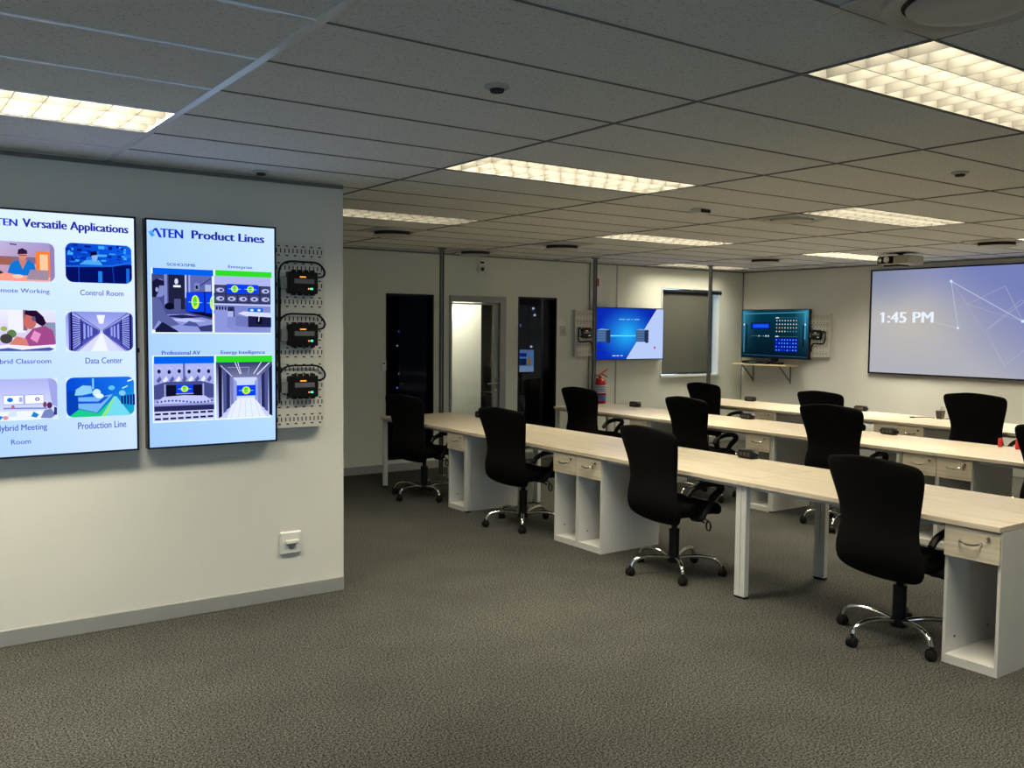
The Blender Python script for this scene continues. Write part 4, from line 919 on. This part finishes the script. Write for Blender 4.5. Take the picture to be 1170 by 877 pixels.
# ---------------------------------------------------------------- office chairs (they face +x at zero turn)
def make_chair(label):
    t = thing('office_chair', label, 'chair', (0, 0, 0), 0, 'black swivel chairs at the desks')
    # backrest: shaped shell
    prof = [  # z, half width, x of the middle, thickness
        (.356, .12, -.13, .03), (.368, .20, -.165, .045), (.405, .270, -.205, .055), (.46, .290, -.235, .06), (.54, .276, -.250, .06), (.62, .250, -.245, .055),
        (.70, .248, -.245, .052), (.80, .272, -.260, .050), (.90, .300, -.283, .048), (.97, .312, -.300, .045), (1.01, .302, -.310, .042), (1.032, .268, -.318, .036), (1.040, .17, -.322, .028)]
    b = MB(); n = 10; F = []; 
    for z, hw_, xc, th in prof:
        row = []
        for k in range(n+1):
            u = -1+2*k/n; x = xc+.048*abs(u)**2.0*(1 if z > .45 else .5)
            zz = z - (.0 if z < .95 else .018*u*u*(z-.95)/.09)
            row.append((x, hw_*u, zz, th*(1-.55*abs(u)**3)))
        F.append(row)
    vs = [(x-th/2, y, z) for r in F for x, y, z, th in r]+[(x+th/2, y, z) for r in F for x, y, z, th in r]
    N = len(prof)*(n+1); fs = []
    for i in range(len(prof)-1):
        for k in range(n):
            a = i*(n+1)+k; q = (a, a+1, a+n+2, a+n+1); fs.append(q); fs.append(tuple(v+N for v in q)[::-1])
    rim = [i*(n+1) for i in range(len(prof))]+[(len(prof)-1)*(n+1)+k for k in range(1, n+1)]+[i*(n+1)+n for i in range(len(prof)-2, -1, -1)]+[k for k in range(n-1, 0, -1)]
    for a, c in zip(rim, rim[1:]+rim[:1]): fs.append((a, c, c+N, a+N))
    b.add(vs, fs, True); b.build('backrest', fabric_m, t, sub=1)
    # seat cushion
    b = MB(); n = 20; layers = [(.425, .80), (.432, .93), (.455, 1.0), (.49, 1.0), (.508, .95), (.517, .80)]
    vs = []; fs = []
    for z, k_ in layers:
        for k in range(n):
            an = 2*PI*k/n; c, s_ = math.cos(an), math.sin(an)
            x = .03+.255*math.copysign(abs(c)**.55, c)*k_; y = .262*math.copysign(abs(s_)**.55, s_)*k_
            dz = -.05*max(0, (x-.14)/.14)**2
            vs.append((x, y, z+dz))
    m = len(layers)
    for i in range(m-1):
        for k in range(n): fs.append((i*n+k, i*n+(k+1) % n, (i+1)*n+(k+1) % n, (i+1)*n+k))
    c0 = len(vs); vs += [(.03, 0, .425), (.03, 0, .514)]
    for k in range(n): fs.append((k, c0, (k+1) % n)); fs.append(((m-1)*n+k, (m-1)*n+(k+1) % n, c0+1))
    b.add(vs, fs, True); b.build('seat', fabric_m, t, sub=1)
    MB().box((-.10, -.09, .385), (.13, .09, .430), .01).box((-.22, -.045, .395), (-.09, .045, .412), .004).build('tilt_mechanism', chplas_m, t)
    MB().tube(spline([(.02, -.08, .40), (.03, -.20, .397), (.04, -.26, .385)], 4), .006, 8).build('lever', chplas_m, t)
    lp = MB(); lp.tube([(.10+.001*math.cos(a), -.235+.022*math.cos(a), .352+.032*math.sin(a)) for a in [2*PI*k/18 for k in range(18)]], .006, 8, closed=True, caps=False)
    lp.tube([(.04, -.09, .40), (.10, -.20, .40), (.10, -.235, .383)], .005, 8).build('tension_loop', chplas_m, t)
    for s_ in (-1, 1):
        y = s_*.272
        a = MB().tube(spline([(-.02, s_*.20, .425), (.0, s_*.27, .43), (.03, y, .47), (.10, y, .56), (.165, y, .610), (.16, y, .645), (.10, y, .660), (.0, y, .655), (-.09, y, .625), (-.13, y, .585)], 5), [.017]*5*3+[.019]*5*6+[.019], 10, flat=1.35)
        a.build('armrest', chplas_m, t)
    MB().cyl((0, 0, .085), (0, 0, .29), .036, 20).cyl((0, 0, .29), (0, 0, .305), .038, 20).cyl((0, 0, .29), (0, 0, .39), .020, 16).build('gas_lift', chplas_m, t)
    hub = MB().lathe([(0, .075), (.045, .075), (.048, .095), (.045, .12), (.033, .125)], n=24).build('base_hub', chplas_m, t)
    for k in range(5):
        an = 2*PI*k/5; c, s_ = math.cos(an), math.sin(an)
        pts = spline([(.03*c, .03*s_, .105), (.13*c, .13*s_, .124), (.24*c, .24*s_, .126), (.305*c, .305*s_, .104), (.332*c, .332*s_, .062)], 5)
        MB().tube(pts, [.0155]*8+[.0145]*8+[.013]*5, 10).build('base_arm', chrome_m, t)
        cx_, cy_ = .335*c, .335*s_; tx, ty = -s_, c
        # twin wheel caster turned a little per arm
        q = MB(); ca = an+.8+k*.5; ax, ay = math.cos(ca), math.sin(ca)
        for w_ in (-1, 1):
            q.tube([(cx_+ax*w_*.008, cy_+ay*w_*.008, .027), (cx_+ax*w_*.012, cy_+ay*w_*.012, .027), (cx_+ax*w_*.022, cy_+ay*w_*.022, .027), (cx_+ax*w_*.027, cy_+ay*w_*.027, .027)], [.0265, .027, .0265, .018], 18)
        cs = q.build('caster', rubber_m, t)
        MB().tube([(cx_-ax*.008, cy_-ay*.008, .034), (cx_+ax*.008, cy_+ay*.008, .034)], .031, 14).cyl((cx_, cy_, .04), (cx_, cy_, .075), .012, 10).build('caster_hood', chplas_m, cs)
    return t
D_ = math.radians
chairs = [
    (4.66, 2.85, -5, .00, 'black office chair in the foreground at the right, beside the end drawer unit'),
    (4.63, 4.55, -5, .01, 'black office chair left of the bare desk legs, its whole chrome base in view'),
    (4.65, 6.38, 5, .00, 'black office chair just left of the double drawer units of the nearest row'),
    (4.60, 8.00, 8, .01, 'black office chair at the far left, before the dark glazed strip'),
    (6.98, 8.17, 3, .0, 'black office chair before the fire extinguisher, farthest left of the middle row'),
    (6.98, 6.47, -3, .0, 'black office chair below the window blind, overlapping the chair behind it'),
    (6.98, 4.82, 3, .045, 'black office chair of the middle row partly hiding a lower chair behind it'),
    (6.96, 2.96, 0, .04, 'black office chair cut off by the right edge of the picture'),
    (8.97, 8.09, -4, .0, 'black office chair of the farthest row in front of the pole by the window'),
    (8.97, 6.37, 0, .0, 'black office chair below the wall shelf, mostly hidden by the chair before it'),
    (8.97, 4.64, 2, .085, 'black office chair standing clear below the projection screen'),
    (7.62, 10.12, 70, .0, 'dim black office chair behind the right glazed strip')]
first = None
bases = [24, 19, 17, 50, 20, 40, 55, 0, 15, 33, 60, 10]
for n_, (x, y, a, dz, lb) in enumerate(chairs):
    if first is None: first = make_chair(lb); o = first
    else: o = copy_tree(first)
    o.location = (x, y, 0); o.rotation_euler = (0, 0, D_(a)); o['label'] = lb
    for ch in o.children:
        nm = ch.name.split('.')[0]
        if nm in ('backrest', 'seat', 'tilt_mechanism', 'lever', 'tension_loop'): ch.location.z = dz
        elif nm in ('base_hub', 'base_arm', 'caster'): ch.rotation_euler.z = D_(bases[n_]-a)
        elif nm == 'gas_lift': ch.location.z = dz*.5

# ---------------------------------------------------------------- power modules on the desks
def module(x, y, label, rz=0):
    t = thing('power_module', label, 'power socket', (x, y, DZ), D_(rz), 'black eight-sided desk power modules')
    L = .092; oc = [(-.034, .0), (.034, .0), (.040, .012), (.040, .052), (.030, .062), (-.030, .062), (-.040, .050), (-.040, .010)]
    b = MB(); n = 8
    for s_, sc__ in ((-1, .30), (-.66, 1), (.66, 1), (1, .30)):
        for xx, zz in oc: b.v.append(Vector((xx*sc__, s_*L, .031+(zz-.031)*sc__)))
    for i in range(3):
        for k in range(n): b.f.append([i*n+k, i*n+(k+1) % n, (i+1)*n+(k+1) % n, (i+1)*n+k]); b.mi.append(0); b.sm.append(False)
    for r_ in (list(range(n)), [3*n+k for k in range(n)][::-1]): b.f.append(r_); b.mi.append(0); b.sm.append(False)
    b.build('housing', dark_m, t)
    q = MB()
    for k in (-1, 0, 1): q.box((-.0415, k*.036-.013, .018), (-.040, k*.036+.013, .046))
    q.build('sockets', mat('socket_face', (.05, .045, .04), .3, noise=(40, .2)), t)
mods = [(5.36, 4.53, 'black power module on the nearest row, above the bare pair of desk legs'), (5.36, 8.12, 'black power module peeping out behind a chair at the far end of the nearest row'),
        (7.73, 6.55, 'black power module on the middle row, left of the drawer unit in the centre'), (7.73, 8.30, 'black power module on the middle row near the fire extinguisher'), (7.73, 4.89, 'black power module on the middle row, the one farthest right'),
        (9.71, 6.52, 'black power module on the last row just right of the chair under the wall shelf'), (9.71, 8.19, 'black power module on the last row below the wall shelf bracket')]
for m_ in mods: module(*m_)
# cup-shaped charger and cables
t = thing('pen_cup', 'dark square cup holding a light plug on the last row below the projection screen', 'cup', (9.60, 5.47, DZ))
MB().add([(-.028, -.028, 0), (.028, -.028, 0), (.028, .028, 0), (-.028, .028, 0), (-.036, -.036, .09), (.036, -.036, .09), (.036, .036, .09), (-.036, .036, .09)], [(0,3,2,1), (4,5,6,7), (0,1,5,4), (1,2,6,5), (2,3,7,6), (3,0,4,7)]).build('cup', mat('dark_cup', (.04, .035, .03), .5, noise=(40, .2)), t)
MB().tube(spline([(0, -.01, .088), (.005, -.02, .12), (.0, -.035, .135), (0, -.02, .145), (0, .0, .13)], 5), .007, 8).box((-.012, -.01, .085), (.012, .016, .12), .004).build('plug', white_m, t)
for lb, pts in (('pale cable lying left of the dark cup on the last row', [(9.60, 5.53, DZ+.006), (9.57, 5.60, DZ+.012), (9.52, 5.66, DZ+.008), (9.46, 5.69, DZ+.006)]), ('pale cable lying right of the dark cup on the last row', [(9.60, 5.42, DZ+.006), (9.60, 5.34, DZ+.010), (9.57, 5.26, DZ+.006), (9.55, 5.20, DZ+.006)])):
    tag(MB().tube(spline(pts, 6), .005, 8).build('cable', lcd_m), lb, 'cable', 'cables beside the dark cup')
tag(MB().cyl((9.46, 5.69, DZ+.008), (9.42, 5.715, DZ+.008), .008, 10).build('cable_plug', dark_m), 'small black plug at the end of the pale cable on the last row', 'plug')
for x, y, lb in ((7.70, 3.86, 'small red canister standing on the middle row right of the last-row chair'), (7.66, 3.70, 'small red canister at the right edge of the picture beside the cut-off chair')):
    t = thing('red_canister', lb, 'canister', (x, y, DZ))
    MB().lathe([(0, 0), (.017, 0), (.018, .004), (.018, .062), (.014, .066)], n=20).build('body', red_m, t)
    MB().lathe([(.014, .066), (.014, .074), (0, .075)], n=16).build('cap', red_m, t)
